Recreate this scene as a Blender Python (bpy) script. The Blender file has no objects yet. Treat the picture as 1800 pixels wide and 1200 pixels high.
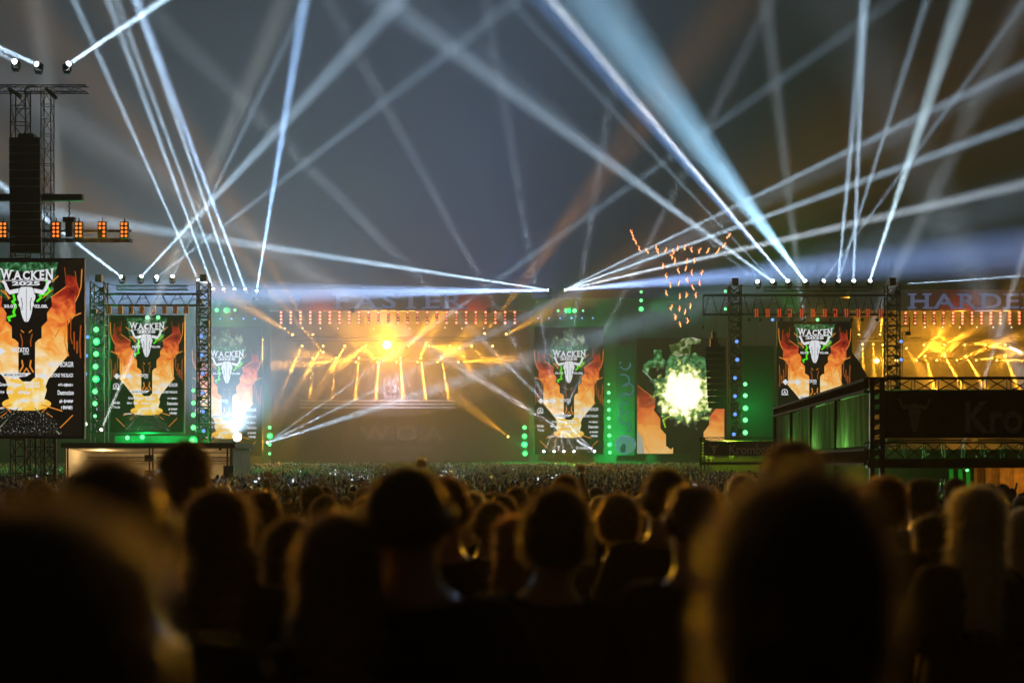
import bpy, bmesh, math, random
import numpy as np
from mathutils import Vector, Matrix, Quaternion, noise
random.seed(7)
R = math.radians
S = bpy.context.scene
COL = S.collection

# ------------------------------------------------------------------ camera
cam = bpy.data.cameras.new('camera')
camo = bpy.data.objects.new('camera', cam); COL.objects.link(camo); S.camera = camo
CZ, HOR, F = 1.75, 815.0, 2500.0          # eye height, horizon row, focal length in photo pixels
cam.lens = 50; cam.sensor_width = 36; cam.clip_start = 0.05; cam.clip_end = 2000
camo.location = (0, 0, CZ); camo.rotation_euler = (math.pi/2, 0, 0)
cam.shift_y = (HOR-600)/1800
cam.dof.use_dof = True; cam.dof.focus_distance = 150; cam.dof.aperture_fstop = 1.7; cam.dof.aperture_blades = 9
# ------------------------------------------------------------------ night sky
W = bpy.data.worlds.new('World'); S.world = W; W.use_nodes = True
W.node_tree.nodes['Background'].inputs[0].default_value = (0.006, 0.0054, 0.0044, 1)
W.node_tree.nodes['Background'].inputs[1].default_value = 1.0
S.view_settings.view_transform = 'Standard'; S.view_settings.look = 'None'
S.view_settings.exposure = 0; S.view_settings.gamma = 1
S.cycles.use_denoising = True; S.cycles.use_adaptive_sampling = False
S.cycles.use_light_tree = True; S.cycles.max_bounces = 4; S.cycles.volume_bounces = 0
S.cycles.diffuse_bounces = 2; S.cycles.glossy_bounces = 2; S.cycles.transparent_max_bounces = 8
S.cycles.sample_clamp_indirect = 4
HAZE = 0.0015; GG = 0.0

# ------------------------------------------------------------------ helpers
def P(px, py, d):
    return Vector(((px-900)/F*d, d, CZ+(HOR-py)/F*d))
GP = [(-10,0.0),(0,0),(3,-.02),(6,-.08),(10,-.2),(20,-.42),(37,-.65),(60,-.85),(90,-.8),(130,-.45),(180,.1),(200,.2),(300,.2)]
def gz(d):
    return float(np.interp(d, [g[0] for g in GP], [g[1] for g in GP]))
def nodes(m):
    m.use_nodes = True; nt = m.node_tree; nt.nodes.clear()
    out = nt.nodes.new('ShaderNodeOutputMaterial'); return nt, out
MC = {}
def mat(name, col, rough=.6, metal=0.0, var=.25, scale=6.0, sheen=0.0, spec=.5):
    if name in MC: return MC[name]
    m = bpy.data.materials.new(name); nt, out = nodes(m)
    b = nt.nodes.new('ShaderNodeBsdfPrincipled'); nt.links.new(b.outputs[0], out.inputs[0])
    tc = nt.nodes.new('ShaderNodeTexCoord'); nz = nt.nodes.new('ShaderNodeTexNoise'); nz.inputs['Scale'].default_value = scale
    nz.inputs['Detail'].default_value = 4
    nt.links.new(tc.outputs['Object'], nz.inputs['Vector'])
    rp = nt.nodes.new('ShaderNodeValToRGB'); nt.links.new(nz.outputs['Fac'], rp.inputs[0])
    c = Vector(col)
    rp.color_ramp.elements[0].position = .3; rp.color_ramp.elements[1].position = .7
    rp.color_ramp.elements[0].color = (*(c*(1-var)), 1); rp.color_ramp.elements[1].color = (*(c*(1+var)), 1)
    nt.links.new(rp.outputs[0], b.inputs['Base Color'])
    b.inputs['Roughness'].default_value = rough; b.inputs['Metallic'].default_value = metal
    b.inputs['Specular IOR Level'].default_value = spec
    if sheen: b.inputs['Sheen Weight'].default_value = sheen
    MC[name] = m; return m
def emis(name, col, st=1.0):
    if name in MC: return MC[name]
    m = bpy.data.materials.new(name); nt, out = nodes(m)
    e = nt.nodes.new('ShaderNodeEmission'); e.inputs[0].default_value = (*col, 1); e.inputs[1].default_value = st
    nt.links.new(e.outputs[0], out.inputs[0]); m.cycles.emission_sampling = 'NONE'
    MC[name] = m; return m
def emis_noise(name, stops, scale=6.0, st=1.0, axis=None, off=0.0, mul=1.0, amp=.5, detail=5, dist=0.0):
    """picture area on a lit screen: colour by height of the picture plus noise"""
    if name in MC: return MC[name]
    m = bpy.data.materials.new(name); nt, out = nodes(m)
    e = nt.nodes.new('ShaderNodeEmission'); e.inputs[1].default_value = st; nt.links.new(e.outputs[0], out.inputs[0])
    tc = nt.nodes.new('ShaderNodeTexCoord'); nz = nt.nodes.new('ShaderNodeTexNoise')
    nz.inputs['Scale'].default_value = scale; nz.inputs['Detail'].default_value = detail; nz.inputs['Distortion'].default_value = dist
    nt.links.new(tc.outputs['Object'], nz.inputs['Vector'])
    sp = nt.nodes.new('ShaderNodeSeparateXYZ'); nt.links.new(tc.outputs['Object'], sp.inputs[0])
    a = nt.nodes.new('ShaderNodeMath'); a.operation = 'MULTIPLY_ADD'
    nt.links.new(sp.outputs[2], a.inputs[0]); a.inputs[1].default_value = mul if axis else 0; a.inputs[2].default_value = off
    b = nt.nodes.new('ShaderNodeMath'); b.operation = 'MULTIPLY_ADD'
    nt.links.new(nz.outputs['Fac'], b.inputs[0]); b.inputs[1].default_value = amp; nt.links.new(a.outputs[0], b.inputs[2])
    rp = nt.nodes.new('ShaderNodeValToRGB'); nt.links.new(b.outputs[0], rp.inputs[0])
    cr = rp.color_ramp
    while len(cr.elements) < len(stops): cr.elements.new(.5)
    for el, (p, c) in zip(cr.elements, stops): el.position = p; el.color = (*c, 1)
    nt.links.new(rp.outputs[0], e.inputs[0]); m.cycles.emission_sampling = 'NONE'
    MC[name] = m; return m

class MB:
    """collects boxes, bars, tubes and polygons; build() links them as one mesh object"""
    def __init__(s): s.v = []; s.f = []; s.m = []
    def add(s, vs, fs, mi=0):
        o = len(s.v); s.v += [tuple(v) for v in vs]; s.f += [[i+o for i in f] for f in fs]; s.m += [mi]*len(fs); return s
    def box(s, a, b, mi=0):
        x0,y0,z0 = a; x1,y1,z1 = b
        return s.add([(x0,y0,z0),(x1,y0,z0),(x1,y1,z0),(x0,y1,z0),(x0,y0,z1),(x1,y0,z1),(x1,y1,z1),(x0,y1,z1)],
                     [(3,2,1,0),(4,5,6,7),(0,1,5,4),(1,2,6,5),(2,3,7,6),(3,0,4,7)], mi)
    def bar(s, a, b, w, mi=0, n=4, w2=None):
        a = Vector(a); b = Vector(b); d = (b-a)
        if d.length < 1e-6: return s
        d.normalize(); u = d.orthogonal().normalized() if abs(d.z) < .99 else Vector((1,0,0)); t = d.cross(u)
        w2 = w if w2 is None else w2
        vs = []
        for p, r in ((a, w), (b, w2)):
            for k in range(n):
                an = 2*math.pi*(k+.5)/n; vs.append(p+(u*math.cos(an)+t*math.sin(an))*r*.5)
        fs = [(k, (k+1) % n, n+(k+1) % n, n+k) for k in range(n)]+[tuple(range(n-1,-1,-1)), tuple(range(n, 2*n))]
        return s.add(vs, fs, mi)
    def dome(s, c, r, axis=(0,-1,0), mi=0, n=10, k=3, flat=.7):
        a = Vector(axis).normalized(); u = a.orthogonal().normalized(); t = a.cross(u); c = Vector(c); vs = []; fs = []
        for j in range(k):
            th = j/k*math.pi/2
            for i in range(n):
                ph = 2*math.pi*i/n; vs.append(c+(u*math.cos(ph)+t*math.sin(ph))*r*math.cos(th)+a*r*flat*math.sin(th))
        vs.append(c+a*r*flat)
        for j in range(k-1):
            for i in range(n): fs.append((j*n+i, j*n+(i+1) % n, (j+1)*n+(i+1) % n, (j+1)*n+i))
        for i in range(n): fs.append(((k-1)*n+i, (k-1)*n+(i+1) % n, k*n))
        return s.add(vs, fs, mi)
    def poly(s, pts, y=0.0, mi=0):      # flat polygon in the xz plane facing -y
        return s.add([(p[0], y, p[1]) for p in pts], [tuple(range(len(pts)))], mi)
    def strip(s, pts, w, y=0.0, mi=0):  # flat polyline
        for (a, b) in zip(pts, pts[1:]):
            d = Vector((b[0]-a[0], b[1]-a[1])); 
            if d.length < 1e-6: continue
            d.normalize(); n = Vector((-d.y, d.x))*w/2; e = d*w*.3
            s.poly([(a[0]-e.x+n.x,a[1]-e.y+n.y),(a[0]-e.x-n.x,a[1]-e.y-n.y),(b[0]+e.x-n.x,b[1]+e.y-n.y),(b[0]+e.x+n.x,b[1]+e.y+n.y)], y, mi)
        return s
    def truss(s, a, b, w, h=None, bay=None, t=.06, up=(0,0,1), mi=0):
        a = Vector(a); b = Vector(b); d = b-a; L = d.length; d.normalize(); h = h or w; bay = bay or w
        up = Vector(up); sd = d.cross(up).normalized() if abs(d.dot(up)) < .99 else Vector((1,0,0)); u2 = sd.cross(d).normalized()
        cs = [sd*(sx*w/2)+u2*(sz*h/2) for sx, sz in ((-1,-1),(1,-1),(1,1),(-1,1))]
        for c in cs: s.bar(a+c, b+c, t, mi)
        n = max(1, round(L/bay))
        for k in range(n):
            p = a+d*(L*k/n); q = a+d*(L*(k+1)/n)
            for i in range(4):
                c0, c1 = cs[i], cs[(i+1) % 4]
                if k % 2: c0, c1 = c1, c0
                s.bar(p+c0, q+c1, t*.6, mi); s.bar(p+c0, p+c1, t*.6, mi)
        return s
    def mesh(s, name, mats):
        me = bpy.data.meshes.new(name); me.from_pydata(s.v, [], s.f)
        for m in (mats if isinstance(mats, (list, tuple)) else [mats]): me.materials.append(m)
        if any(s.m): me.polygons.foreach_set('material_index', s.m)
        me.update(); return me
    def build(s, name, mats, parent=None, loc=None, smooth=False):
        me = s.mesh(name, mats)
        if smooth: me.polygons.foreach_set('use_smooth', [True]*len(me.polygons))
        return link(name, me, parent, loc)
def link(name, data, parent=None, loc=None):
    o = bpy.data.objects.new(name, data); COL.objects.link(o)
    if parent: o.parent = parent
    if loc is not None: o.location = loc
    return o
def tag(o, label, cat, group=None):
    o['label'] = label; o['category'] = cat
    if group: o['group'] = group
    return o
def thing(name, label, cat, loc=(0,0,0), group=None):
    return tag(link(name, None, None, loc), label, cat, group)
ORD = 'first second third fourth fifth sixth seventh eighth ninth tenth eleventh twelfth thirteenth fourteenth fifteenth sixteenth seventeenth eighteenth nineteenth twentieth twenty-first twenty-second twenty-third twenty-fourth twenty-fifth twenty-sixth twenty-seventh twenty-eighth'.split()

def text_geo(txt, x0, x1, z0, z1, bold=0.0, slab=False, arch=0.0):
    """letters fitted to a box: vertices (x,z) and faces"""
    V = []; Fc = []
    cx = 0.0
    SER = {'W':[('t',.0),('t',.5),('t',1)],'A':[('b',0),('b',1)],'C':[],'K':[('t',.1),('b',.1),('t',.9),('b',.95)],'E':[('t',.08),('b',.08)],'N':[('t',.1),('b',.1),('t',.9)],
           'F':[('t',.08),('b',.12)],'S':[],'T':[('b',.5)],'R':[('t',.08),('b',.1),('b',.95)],'H':[('t',.1),('b',.1),('t',.9),('b',.9)],'D':[('t',.08),('b',.08)]}
    for ch in ([txt] if not slab else list(txt)):
        cu = bpy.data.curves.new('t', 'FONT'); cu.body = ch; cu.size = 1; cu.offset = bold; cu.resolution_u = 3
        ob = bpy.data.objects.new('t', cu); me = bpy.data.meshes.new_from_object(ob)
        vs = np.array([(v.co.x, v.co.y) for v in me.vertices]); fs = [list(p.vertices) for p in me.polygons]
        bpy.data.objects.remove(ob); bpy.data.curves.remove(cu); bpy.data.meshes.remove(me)
        if not len(vs): cx += .3; continue
        w = vs[:,0].max()-vs[:,0].min(); base = vs[:,1].min(); top = vs[:,1].max()
        vs = vs-[vs[:,0].min(), 0]
        if slab:
            vs[:,1] = (vs[:,1]-base)/(top-base)*.72; vs[:,0] *= 1.12; w *= 1.12
            o = len(V)
            V += [(x+cx, y) for x, y in vs]; Fc += [[i+o for i in f] for f in fs]
            for side, u in SER.get(ch, []):
                xx = u*w+cx; hw = .17; zz = (.64, .725) if side == 't' else (-.005, .08); o = len(V)
                V += [(xx-hw, zz[0]), (xx+hw, zz[0]), (xx+hw, zz[1]), (xx-hw, zz[1])]; Fc.append([o, o+1, o+2, o+3])
            cx += w+.17
        else:
            o = len(V); V += [tuple(v) for v in vs]; Fc += [[i+o for i in f] for f in fs]
    A = np.array(V); mn = A.min(0); mx = A.max(0)
    A = (A-mn)/(mx-mn)
    if arch:
        k = (2*A[:,0]-1)**2
        A[:,1] = A[:,1]*(1-arch*(1-k))
    A = A*[x1-x0, z1-z0]+[x0, z0]
    return [tuple(a) for a in A], Fc
def put_text(mb, txt, x0, x1, z0, z1, y, mi, **k):
    v, f = text_geo(txt, x0, x1, z0, z1, **k)
    mb.add([(a, y, b) for a, b in v], f, mi)

# ------------------------------------------------------------------ lamps
NL = [0]
def spot(loc, target, col, L, ang, r, parent, d, blend=.6, off=.35):
    """a real spot lamp; L is the wanted brightness of its shaft in the haze near the lamp"""
    loc = Vector(loc); dr = (Vector(target)-loc).normalized()
    ang *= 1.22; r *= .62; L *= 1.15
    E = L/(HAZE*.08*2*r)/math.exp(-HAZE*d); om = 2*math.pi*(1-math.cos(R(ang)/2))*.6
    pw = E*math.pi*r*r*4*math.pi/om
    return raw_spot(loc, dr, col, pw, ang, r, parent, blend, off)
def raw_spot(loc, dr, col, pw, ang, r, parent, blend=.6, off=.35):
    if ang < 60:      # narrow lamps: a disc with a tight spread, as a real beam lamp has
        l = bpy.data.lights.new('lamp_light', 'AREA'); l.shape = 'DISK'; l.size = 2*r; l.spread = R(max(1.0, ang*1.15)); l.color = col
        l.energy = pw*2*math.pi*(1-math.cos(R(ang)/2))*.6/(4*math.pi)
    else:
        l = bpy.data.lights.new('lamp_light', 'SPOT'); l.energy = pw; l.color = col; l.spot_size = R(ang); l.spot_blend = blend; l.shadow_soft_size = r
    o = bpy.data.objects.new('lamp_light', l); COL.objects.link(o)
    p = Vector(loc)+dr*off
    if parent: o.parent = parent; p = p-parent.location
    o.location = p
    o.rotation_euler = Vector(dr).to_track_quat('-Z', 'Y').to_euler(); NL[0] += 1
    return o
def point(loc, col, pw, r, parent):
    l = bpy.data.lights.new('lamp_light', 'POINT'); l.energy = pw*(1.9 if col == GREEN else 1.0); l.color = col; l.shadow_soft_size = r
    o = bpy.data.objects.new('lamp_light', l); COL.objects.link(o); p = Vector(loc)
    if parent: o.parent = parent; p = p-parent.location
    o.location = p; NL[0] += 1
    return o
BLACK = mat('black_painted_steel', (.018,.018,.018), .45, .3)
DARK = mat('dark_scaffold_steel', (.014,.013,.012), .6, .2)
ALU = mat('weathered_aluminium_truss', (.06,.06,.06), .5, .4)
FABRIC = mat('black_stage_cloth', (.03,.028,.027), .9)
LENSW = emis('cold_white_lamp_lens', (.85,.93,1), 6)
def moving_head(loc, dr, label, lensmat, s=1.0, group=None, cat='spotlight'):
    """base, yoke, swivelling head and lens"""
    loc = Vector(loc); dr = Vector(dr).normalized()
    t = thing('moving_head_spotlight', label, cat, loc, group)
    MB().box((-.2*s,-.16*s,-.62*s),(.2*s,.16*s,-.45*s)).build('base', BLACK, t)
    y = MB()
    for k in (-1, 1): y.box((k*.27*s-.04*s,-.06*s,-.45*s),(k*.27*s+.04*s,.06*s,.05*s))
    y.box((-.31*s,-.06*s,-.452*s),(.31*s,.06*s,-.40*s)); y.build('yoke', BLACK, t)
    MB().bar(-dr*.28*s, dr*.2*s, .46*s, 0, 10, .42*s).build('head', BLACK, t)
    MB().dome(dr*.2*s, .2*s, dr).build('lens', lensmat, t, smooth=True)
    return t
def small_lamp(name, loc, dr, label, cat, lensmat, r=.14, group=None, body=True):
    """par can: tapered housing, hanging bracket and lens"""
    loc = Vector(loc); dr = Vector(dr).normalized()
    t = thing(name, label, cat, loc, group)
    if body:
        h = MB().bar(-dr*r*2.2, -dr*r*.05, r*1.2, 0, 8, r*2.2); h.bar(-dr*r*.8, Vector((0,0,r*2.2))-dr*r*.8, r*.35); h.build('housing', BLACK, t)
    MB().dome((0,0,0), r, dr, flat=.5).build('lens', lensmat, t, smooth=True)
    return t

# ------------------------------------------------------------------ ground (shallow bowl of trodden grass)
def ground():
    xs = np.linspace(-150, 150, 61); ys = list(np.linspace(-6, 20, 14))+list(np.linspace(24, 226, 60))
    v = [(x, y, gz(y)) for y in ys for x in xs]; n = len(xs)
    f = [(j*n+i, j*n+i+1, (j+1)*n+i+1, (j+1)*n+i) for j in range(len(ys)-1) for i in range(n-1)]
    me = bpy.data.meshes.new('ground'); me.from_pydata(v, [], f); me.materials.append(mat('trodden_grass', (.045,.045,.025), .95, 0, .5, 1.5))
    o = link('ground', me); o['kind'] = 'structure'
ground()

# ------------------------------------------------------------------ lit screen picture
def q(x, y): return ((x-287)/1170, (2180-y)/1170)
def qs(pts): return [q(*p) for p in pts]
def mir(pts): return [(574-x, y) for x, y in pts][::-1]
FIRE = emis_noise('screen_fire', [(.0,(1,.86,.62)),(.22,(1,.62,.2)),(.42,(1,.36,.05)),(.6,(.8,.13,.03)),(.75,(.35,.02,.012)),(1,(.06,.004,.003))],
                  7, 1.0, True, -.94, .95, .95, 8, 1.2)
PBLK = emis('screen_black', (.004,.0035,.003), 1)
PGRN = emis_noise('screen_green_city', [(.35,(.005,.02,.006)),(.5,(.03,.16,.05)),(.6,(.10,.36,.16)),(.75,(.3,.6,.35))], 26, .7, None, 0, 0, 1, 6)
PBOLT = emis('screen_green_bolt', (.10,.95,.02), .9)
PWHITE = emis('screen_white', (.80,.82,.86), 1.0)
PORNG = emis('screen_orange_line', (1,.33,.04), .8)
PDIM = emis('screen_dim_orange_line', (.5,.1,.012), .8)
PGLOW = emis_noise('screen_glow', [(.25,(1,.42,.02)),(.5,(1,.62,.08)),(.62,(1,.85,.5)),(.8,(1,.95,.85))], 7, 1.0, None, 0, 0, 1, 4)
PDOT = emis_noise('screen_crowd_dots', [(.52,(.006,.006,.005)),(.6,(.03,.03,.025)),(.66,(.3,.3,.28)),(.7,(.8,.8,.75))], 75, .55, None, 0, 0, 1, 2)
PSMK = emis_noise('screen_green_smoke', [(.42,(.006,.012,.006)),(.5,(.06,.12,.05)),(.58,(.25,.34,.18)),(.7,(.55,.6,.4))], 11, .7, None, 0, 0, 1, 6, .8)
PTEAL = emis('glowing_picture_teal', (.16,.5,.45), .6)
PMATS = [PBLK, FIRE, PGRN, PBOLT, PWHITE, PORNG, PDIM, PGLOW, PDOT, PSMK]
def skull(mb, y, mi, T):
    L = [(205,620),(110,640),(90,600),(75,560),(55,540),(20,545),(50,580),(70,640),(110,685),(205,665)]
    mb.poly([T(*p) for p in L], y, mi); mb.poly([T(*p) for p in mir(L)], y, mi)
    K = [(287,604),(235,606),(212,625),(208,665),(190,700),(196,735),(212,765),(205,800),(222,820),(232,880),(246,925),(266,968),(287,974)]
    mb.poly([T(*p) for p in K+[(574-x, yy) for x, yy in K[-2:0:-1]]], y, mi)
def rag(mb, x0, x1, y0, y1, seed, y, mi, n=16):
    rr = random.Random(seed); w = (x1-x0)/n
    for k in range(n):
        if rr.random() < .12: continue
        a = y0+rr.random()*(y1-y0)*.3; b = y1-rr.random()*(y1-y0)*.3; xa = x0+w*k; xb = xa+w*rr.uniform(.5, .95)
        if rr.random() < .5: m_ = (a+b)/2; mb.poly(qs([(xa,a),(xb,a),(xb,m_-2),(xa,m_-2)]), y, mi); mb.poly(qs([(xa,m_+3),(xb,m_+3),(xb,b),(xa,b)]), y, mi)
        else: mb.poly(qs([(xa,a),(xb,a),(xb,b),(xa,b)]), y, mi)
    mb.poly(qs([(x0,(y0*.55+y1*.45)),(x1,(y0*.55+y1*.45)),(x1,(y0*.45+y1*.55)),(x0,(y0*.45+y1*.55))]), y, mi)
def z2(x, y): return (x*1.25, 1080+y*1.25)
def poster(extra_top):
    m = MB(); top = 320-extra_top*1170
    m.poly(qs([(-298,2180),(872,2180),(872,top),(-298,top)]), 0, 0)
    RF = [(545,715),(700,605),(690,520),(720,470),(800,500),(845,640),(800,760),(800,900),(720,1000),(719,1330),(612,1455),(512,1580),(475,1680),(450,1800),(375,1800),(375,1192),(405,1160),(444,1142),(445,1020),(505,960),(500,880),(555,800)]
    m.poly(qs(RF), -.006, 1); m.poly(qs(mir(RF)), -.006, 1)
    m.poly(qs([(120,1560),(455,1560),(500,1690),(450,1860),(124,1860),(74,1690)]), -.008, 7)
    el = [(287+260*math.cos(t), 1835+75*math.sin(t)) for t in np.linspace(0, 2*math.pi, 25)[:-1]]
    m.poly(qs(el), -.010, 7)
    m.poly(qs([(60,1905),(514,1905),(640,2080),(660,2165),(-90,2165),(-66,2080)]), -.012, 8)
    # dark column with ornaments
    m.poly(qs([(205,1180),(369,1180),(369,1560),(330,1600),(244,1600),(205,1560)]), -.012, 0)
    for k in (0, 1):
        t = (lambda p: p) if k == 0 else mir
        m.strip(qs(t([(225,1100),(245,1180),(240,1230)])), .010, -.014, 6)
        m.strip(qs(t([(215,1500),(250,1440),(240,1380)])), .014, -.014, 5); m.strip(qs(t([(250,1520),(287,1460)])), .012, -.014, 5)
        m.strip(qs(t([(230,1060),(260,1085)])), .008, -.014, 5)
        # spires, rays and outlines
        for pl, w, c in (([(872,420),(862,600),(835,690),(800,760)], .010, 5), ([(720,1000),(745,930),(860,880)], .012, 5), ([(590,1130),(640,1040),(700,1010),(690,1180),(730,1330)], .012, 5),
                         ([(720,960),(722,1190)], .010, 6), ([(860,1010),(850,1190),(858,1350)], .012, 6), ([(800,440),(815,560),(770,600)], .008, 6), ([(755,930),(752,1130),(770,1200)], .010, 6),
                         ([(545,715),(700,605)], .008, 5), ([(820,1180),(822,1300)], .014, 6), ([(790,1080),(792,1260)], .012, 6), ([(690,400),(700,500)], .006, 6), ([(620,490),(560,550)], .010, 5), ([(555,640),(460,720)], .010, 5)):
            m.strip(qs(t(pl)), w, -.014, c)
        for pl, w, c in (([z2(355,610),z2(530,665)], .010, 5), ([z2(300,640),z2(510,860)], .008, 9), ([z2(620,700),z2(515,805)], .008, 5), ([z2(400,640),z2(360,675)], .008, 5), ([z2(410,660),z2(470,690)], .006, 9), ([z2(60,680),z2(10,715)], .006, 5)):
            m.strip(qs(t(pl)), w, -.014, c)
    # green city and lightning
    m.poly(qs([(-40,345),(615,345),(600,420),(560,700),(470,760),(104,760),(14,700),(-26,420)]), -.004, 2)
    m.poly(qs([(40,440),(534,440),(560,560),(470,760),(500,880),(440,1020),(430,1160),(144,1160),(134,1020),(74,880),(104,760),(14,560)]), -.005, 0)
    m.strip(qs([(150,690),(165,740),(140,760),(175,800),(150,870),(165,905),(95,925),(110,960)]), .022, -.014, 3)
    m.strip(qs([(495,520),(505,590),(530,640),(500,680),(430,690),(440,720),(400,755)]), .020, -.014, 3)
    m.strip(qs([(500,600),(420,700)]), .03, -.0135, 2); m.strip(qs([(60,640),(100,730)]), .012, -.014, 5)
    skull(m, -.016, 4, q)
    m.strip(qs([(287,620),(287,970)]), .004, -.018, 0)
    m.strip(qs([(232,720),(246,780),(240,850)]), .006, -.018, 0); m.strip(qs([(342,720),(328,780),(334,850)]), .006, -.018, 0)
    put_text(m, 'WACKEN', *q(0,0)[:1], *q(575,0)[:1], q(0,530)[1], q(0,405)[1], -.016, 4, bold=.035, slab=True, arch=.24)
    m.strip(qs([(30,537),(544,537)]), .006, -.016, 4)
    put_text(m, '2025', q(135,0)[0], q(432,0)[0], q(0,590)[1], q(0,547)[1], -.018, 4, bold=.04)
    put_text(m, '30.07.', q(50,0)[0], q(190,0)[0], q(0,826)[1], q(0,790)[1], -.018, 4, bold=.03)
    put_text(m, '02.08.', q(372,0)[0], q(515,0)[0], q(0,826)[1], q(0,790)[1], -.018, 4, bold=.03)
    def tx(s, a, b, c, d, bold=.02):
        (x0, y0), (x1, y1) = z2(a, c), z2(b, d); put_text(m, s, q(x0,0)[0], q(x1,0)[0], q(0,y1)[1], q(0,y0)[1], -.020, 4, bold=bold)
    tx('SALTATIO', 105, 252, 130, 172, .04); tx('MORTIS', 205, 252, 176, 190)
    m.poly(qs([z2(-35,160),z2(-5,120),z2(60,160),z2(0,202)]), -.019, 4); m.poly(qs([z2(-190,160),z2(-150,120),z2(-120,160),z2(-150,202)]), -.019, 4)
    tx('MACHINE HEAD', -140, -15, 140, 180, .03)
    tx('DIMMU BORGIR', 405, 630, 250, 295); tx('BEYOND THE BLACK', 435, 627, 348, 380, .03)
    m.poly(qs([z2(0,345),z2(270,345),z2(235,372),z2(180,378),z2(135,400),z2(90,378),z2(35,372)]), -.019, 4)
    put_text(m, 'MICHAEL SCHENKER', q(z2(45,0)[0],0)[0], q(z2(225,0)[0],0)[0], q(0,z2(0,370)[1])[1], q(0,z2(0,352)[1])[1], -.021, 0, bold=.02)
    tx('Grave Digger', -5, 195, 425, 465, .03); tx('AUGUST', 222, 345, 420, 442, .04); tx('BURNS RED', 222, 345, 446, 470, .04); tx('Destruction', 495, 630, 490, 530, .03)
    for i, (a, b, c, d) in enumerate(((305,405,340,400),(500,625,428,462),(510,625,565,600),(525,620,615,655),(-20,45,485,525),(65,125,488,528),(160,265,490,528),(150,255,560,595),(275,360,560,585),(-60,45,632,652),(80,200,630,655),(-200,-110,480,525))):
        (x0, y0), (x1, y1) = z2(a, c), z2(b, d); rag(m, x0, x1, y0, y1, i, -.020, 4, 18 if b-a > 90 else 10)
    tx('Tarja', -200, -110, 540, 580, .02)
    ci = [(math.cos(t), math.sin(t)) for t in np.linspace(0, 2*math.pi, 19)]
    m.strip(qs([(z2(-160,0)[0]+c*45, z2(0,290)[1]+s*45) for c, s in ci]), .010, -.020, 4); tx('A', -178, -142, 265, 318)
    m.strip(qs([z2(-205,325),z2(-115,325)]), .008, -.020, 4)
    if extra_top:
        m.poly(qs([(-10,340),(20,180),(90,150),(110,260),(180,220),(190,80),(330,60),(350,200),(420,230),(440,150),(540,130),(560,300),(580,345)]), -.004, 9)
        tx('T', 70, 110, 770, 830, .05); tx('Krombacher', 330, 560, 775, 815, .02)
    return m
POSTER = poster(0).mesh('picture', PMATS); POSTER2 = poster(.25).mesh('picture', PMATS)
def led_screen(label, cx, top, w_px, d, extra=0.0, depth=.35):
    """cabinet of the screen with its seams, and the lit picture just proud of it"""
    w = w_px/F*d; h = w*(1860/1170+extra); c = P(cx, top, d)
    t = thing('led_screen', label, 'screen', (c.x, d, c.z-h))
    b = MB().box((-w/2-.12, .05, -.12), (w/2+.12, depth, h+.12)); b.build('cabinet', BLACK, t)
    fr = MB().box((-w/2-.1,-.02,-.1),(w/2+.1,.045,-.01)).box((-w/2-.1,-.02,h+.01),(w/2+.1,.045,h+.1)).box((-w/2-.1,-.02,-.009),(-w/2-.01,.045,h+.009)).box((w/2+.01,-.02,-.009),(w/2+.1,.045,h+.009))
    fr.build('frame', BLACK, t)
    o = link('picture', POSTER2 if extra else POSTER, t, (0, .04, 0)); o.scale = (w, w, w)
    for k in (-1, 0, 1):
        sm = MB().box((k*w/4-.008, -.012, 0), (k*w/4+.008, -.008, h)); 
        if k == 0: sm.build('seam', BLACK, t)
    return t, w, h

# ------------------------------------------------------------------ main stages (190 m away)
D0 = 190.0
SIGN = emis('dim_blue_sign_letters', (.30,.34,.62), .30)  # weak glow given to the letters in place of light falling on them
BAND = mat('grey_sign_board', (.09,.08,.085), .8)
DECK = mat('stage_deck_boards', (.05,.045,.04), .7)
def stage(label, xl, xr, word, wx0, wx1, emblem):
    a = P(xl, 0, D0).x; b = P(xr, 0, D0).x; c = (a+b)/2
    zt = P(0, 509, D0).z; zb = P(0, 547, D0).z; zf = 2.0
    t = thing('concert_stage', label, 'stage', (c, D0, .15)); o0 = Vector((c, D0, .15))
    def L(v): return Vector(v)-o0
    def bx(nm, p, q_, m): return MB().box(L(p), L(q_)).build(nm, m, t)
    bx('deck', (a, D0, .15), (b, D0+16, zf), DECK)
    bx('back_wall', (a-3, D0+16.01, .15), (b+3, D0+16.3, zt-.6), FABRIC)
    bx('side_wall', (a-3.3, D0+4.2, .15), (a-3.01, D0+16, zt-.5), FABRIC); bx('side_wall', (b+3.01, D0+4.2, .15), (b+3.3, D0+16, zt-.5), FABRIC)
    bx('roof', (a-.6, D0-.3, zt-.45), (b+.6, D0+17, zt), FABRIC)
    sg = bx('sign_board', (a-.3, D0-.9, zb), (b+.3, D0-.35, zt-.1), BAND)
    le = MB(); put_text(le, word, P(wx0,0,D0).x-c, P(wx1,0,D0).x-c, P(0,544,D0).z-.15, P(0,517,D0).z-.15, -.97, 0, bold=.02, slab=True)
    lo = le.build('letters', SIGN, sg)
    if emblem:
        e = MB(); ex, ez = P(emblem,530,D0).x-c, P(0,530,D0).z-.15
        skull(e, -.97, 0, lambda x, y: (ex+(x-287)/574*2.6, ez-(y-760)/430*2.3)); e.build('emblem', SIGN, sg)
    for nm, za in (('roof_truss', 598), ('roof_truss', 628)):
        z = P(0, za, D0+8).z-.15; dd = 6 if za == 598 else 12
        MB().truss((a-c+1, dd, z), (b-c-1, dd, z), .5, .5, 1.0, .07).build(nm, ALU, t)
    return t
st1 = stage('left-hand main stage with FASTER on its roof sign and amber beams inside', 478, 928, 'FASTER', 585, 822, 524)
st2 = stage('right-hand main stage with HARDER on its roof sign behind the beer stand', 1496, 1960, 'HARDER', 1592, 1832, None)
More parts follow.
